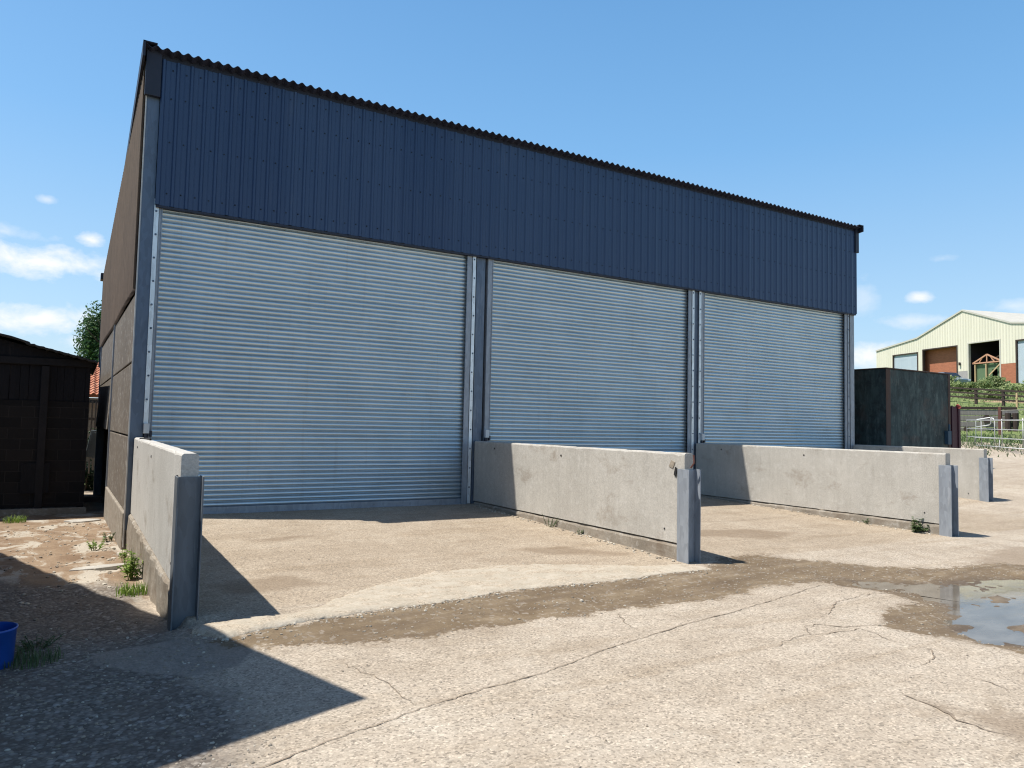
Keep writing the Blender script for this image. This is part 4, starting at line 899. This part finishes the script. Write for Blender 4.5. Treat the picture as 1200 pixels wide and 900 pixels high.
# ------------------------------------------------------------------ sky, sun, camera
SUN = Vector((-.5,.2,1.0)).normalized()
el = math.asin(SUN.z); rot = math.atan2(SUN.x, SUN.y)
w = bpy.data.worlds.new('World'); scene.world = w; w.use_nodes = True
wt = w.node_tree; bg = wt.nodes['Background']; SK = .10
sky = wt.nodes.new('ShaderNodeTexSky'); sky.sky_type = 'NISHITA'; sky.sun_disc = False; sky.sun_elevation = el; sky.sun_rotation = rot; sky.altitude = 50; sky.air_density = 1.0; sky.dust_density = .6; sky.ozone_density = 1.2
class W(NT):
    def __init__(s): s.t = wt; s.n = wt.nodes
s = W(); tc = s.new('ShaderNodeTexCoord').outputs['Generated']; sp = s.new('ShaderNodeSeparateXYZ'); s.link(tc, sp.inputs[0])
az_ = s.math('ARCTAN2', sp.outputs[0], sp.outputs[1]); el_ = s.math('ARCSINE', sp.outputs[2])
cmb = s.new('ShaderNodeCombineXYZ'); s.link(az_, cmb.inputs[0]); s.link(s.math('MULTIPLY', el_, 1.6), cmb.inputs[1]); nv_ = s.noise(cmb.outputs[0], 22, 8, .62, .2); nv2 = s.noise(cmb.outputs[0], 7, 6, .6, .2)
tot = None
CLOUDS = [#az, el, half width, half height, strength
 (-.05,.176,.105,.022,1.),(.006,.208,.016,.009,1.),(-.045,.112,.062,.022,1.),(.0,.118,.03,.012,.8),(.01,.088,.035,.012,.7),(-.25,.15,.13,.05,1.),(-.04,.247,.015,.006,.5),(-.08,.205,.05,.01,.5),
 (1.045,.165,.017,.009,.9),(1.037,.136,.05,.010,.6),(.985,.095,.05,.024,1.),(1.14,.148,.04,.010,.45),(.985,.165,.02,.028,.35),(1.07,.208,.02,.006,.3),(1.4,.2,.2,.05,.8)]
for a, e, hw, hh, st in CLOUDS:
    dx = s.math('DIVIDE', s.math('SUBTRACT', az_, a), hw); dy = s.math('DIVIDE', s.math('SUBTRACT', el_, e), hh)
    d2 = s.math('SQRT', s.math('ADD', s.math('MULTIPLY', dx, dx), s.math('MULTIPLY', dy, dy)))
    vv = s.math('ADD', s.math('SUBTRACT', 1., d2), s.math('MULTIPLY', s.math('SUBTRACT', nv_, .52), 2.3))
    cm = s.math('MULTIPLY', s.math('SMOOTH_MIN', s.math('MAXIMUM', s.math('MULTIPLY', vv, 1.1), 0.), 1., .2), st)
    tot = cm if tot is None else s.math('MAXIMUM', tot, cm)
haze = s.ramp(s.math('ABSOLUTE', el_), [(0,.65),(.3,.58),(.58,.45),(.8,.3)])
air = s.ramp(s.math('ABSOLUTE', el_), [(0,(.50,.63,.74)),(.14,(.37,.60,.82)),(.36,(.18,.47,.84)),(.56,(.11,.39,.79)),(.74,(.02,.07,.2)),(1,(.0,.02,.08))])  # zenith above the frame is darkened to cut sky light on shaded ground
skyc = s.mix(haze, sky.outputs[0], s.mix(1., air, (9.3,9.3,9.3), 'MULTIPLY'))
cl = s.mix(nv2, (6.4,6.7,7.1), (8.,8.,8.))
s.link(s.mix(s.math('MINIMUM', tot, 1.), skyc, cl), bg.inputs[0]); bg.inputs[1].default_value = SK

ld = bpy.data.lights.new('sun', 'SUN'); ld.energy = 4.6; ld.angle = R(.53); ld.color = (1.,.95,.87)
lo = bpy.data.objects.new('sun', ld); COL.objects.link(lo); lo.rotation_euler = (-SUN).to_track_quat('-Z','Y').to_euler(); lo.location = (-20,10,40)

yaw, pitch, roll, f = .5361, .0581, .0217, 858.35
cyw, syw, cp, spt = math.cos(yaw), math.sin(yaw), math.cos(pitch), math.sin(pitch)
F = Vector((syw*cp, cyw*cp, spt)); r0 = Vector((cyw,-syw,0)); u0 = r0.cross(F)
r2 = math.cos(roll)*r0 + math.sin(roll)*u0; u2 = -math.sin(roll)*r0 + math.cos(roll)*u0
cd = bpy.data.cameras.new('camera'); co = bpy.data.objects.new('camera', cd); COL.objects.link(co)
from mathutils import Matrix
mt = Matrix((( r2.x,u2.x,-F.x,CX),(r2.y,u2.y,-F.y,CY),(r2.z,u2.z,-F.z,1.6),(0,0,0,1)))
co.matrix_world = mt
cd.sensor_fit = 'HORIZONTAL'; cd.sensor_width = 36; cd.lens = 36*f/1200; cd.clip_start = .05; cd.clip_end = 2000
scene.camera = co
vs_ = scene.view_settings; vs_.view_transform = 'Standard'; vs_.look = 'None'; vs_.exposure = .5
scene.cycles.filter_width = 1.15; vs_.gamma = 1; vs_.use_curve_mapping = False
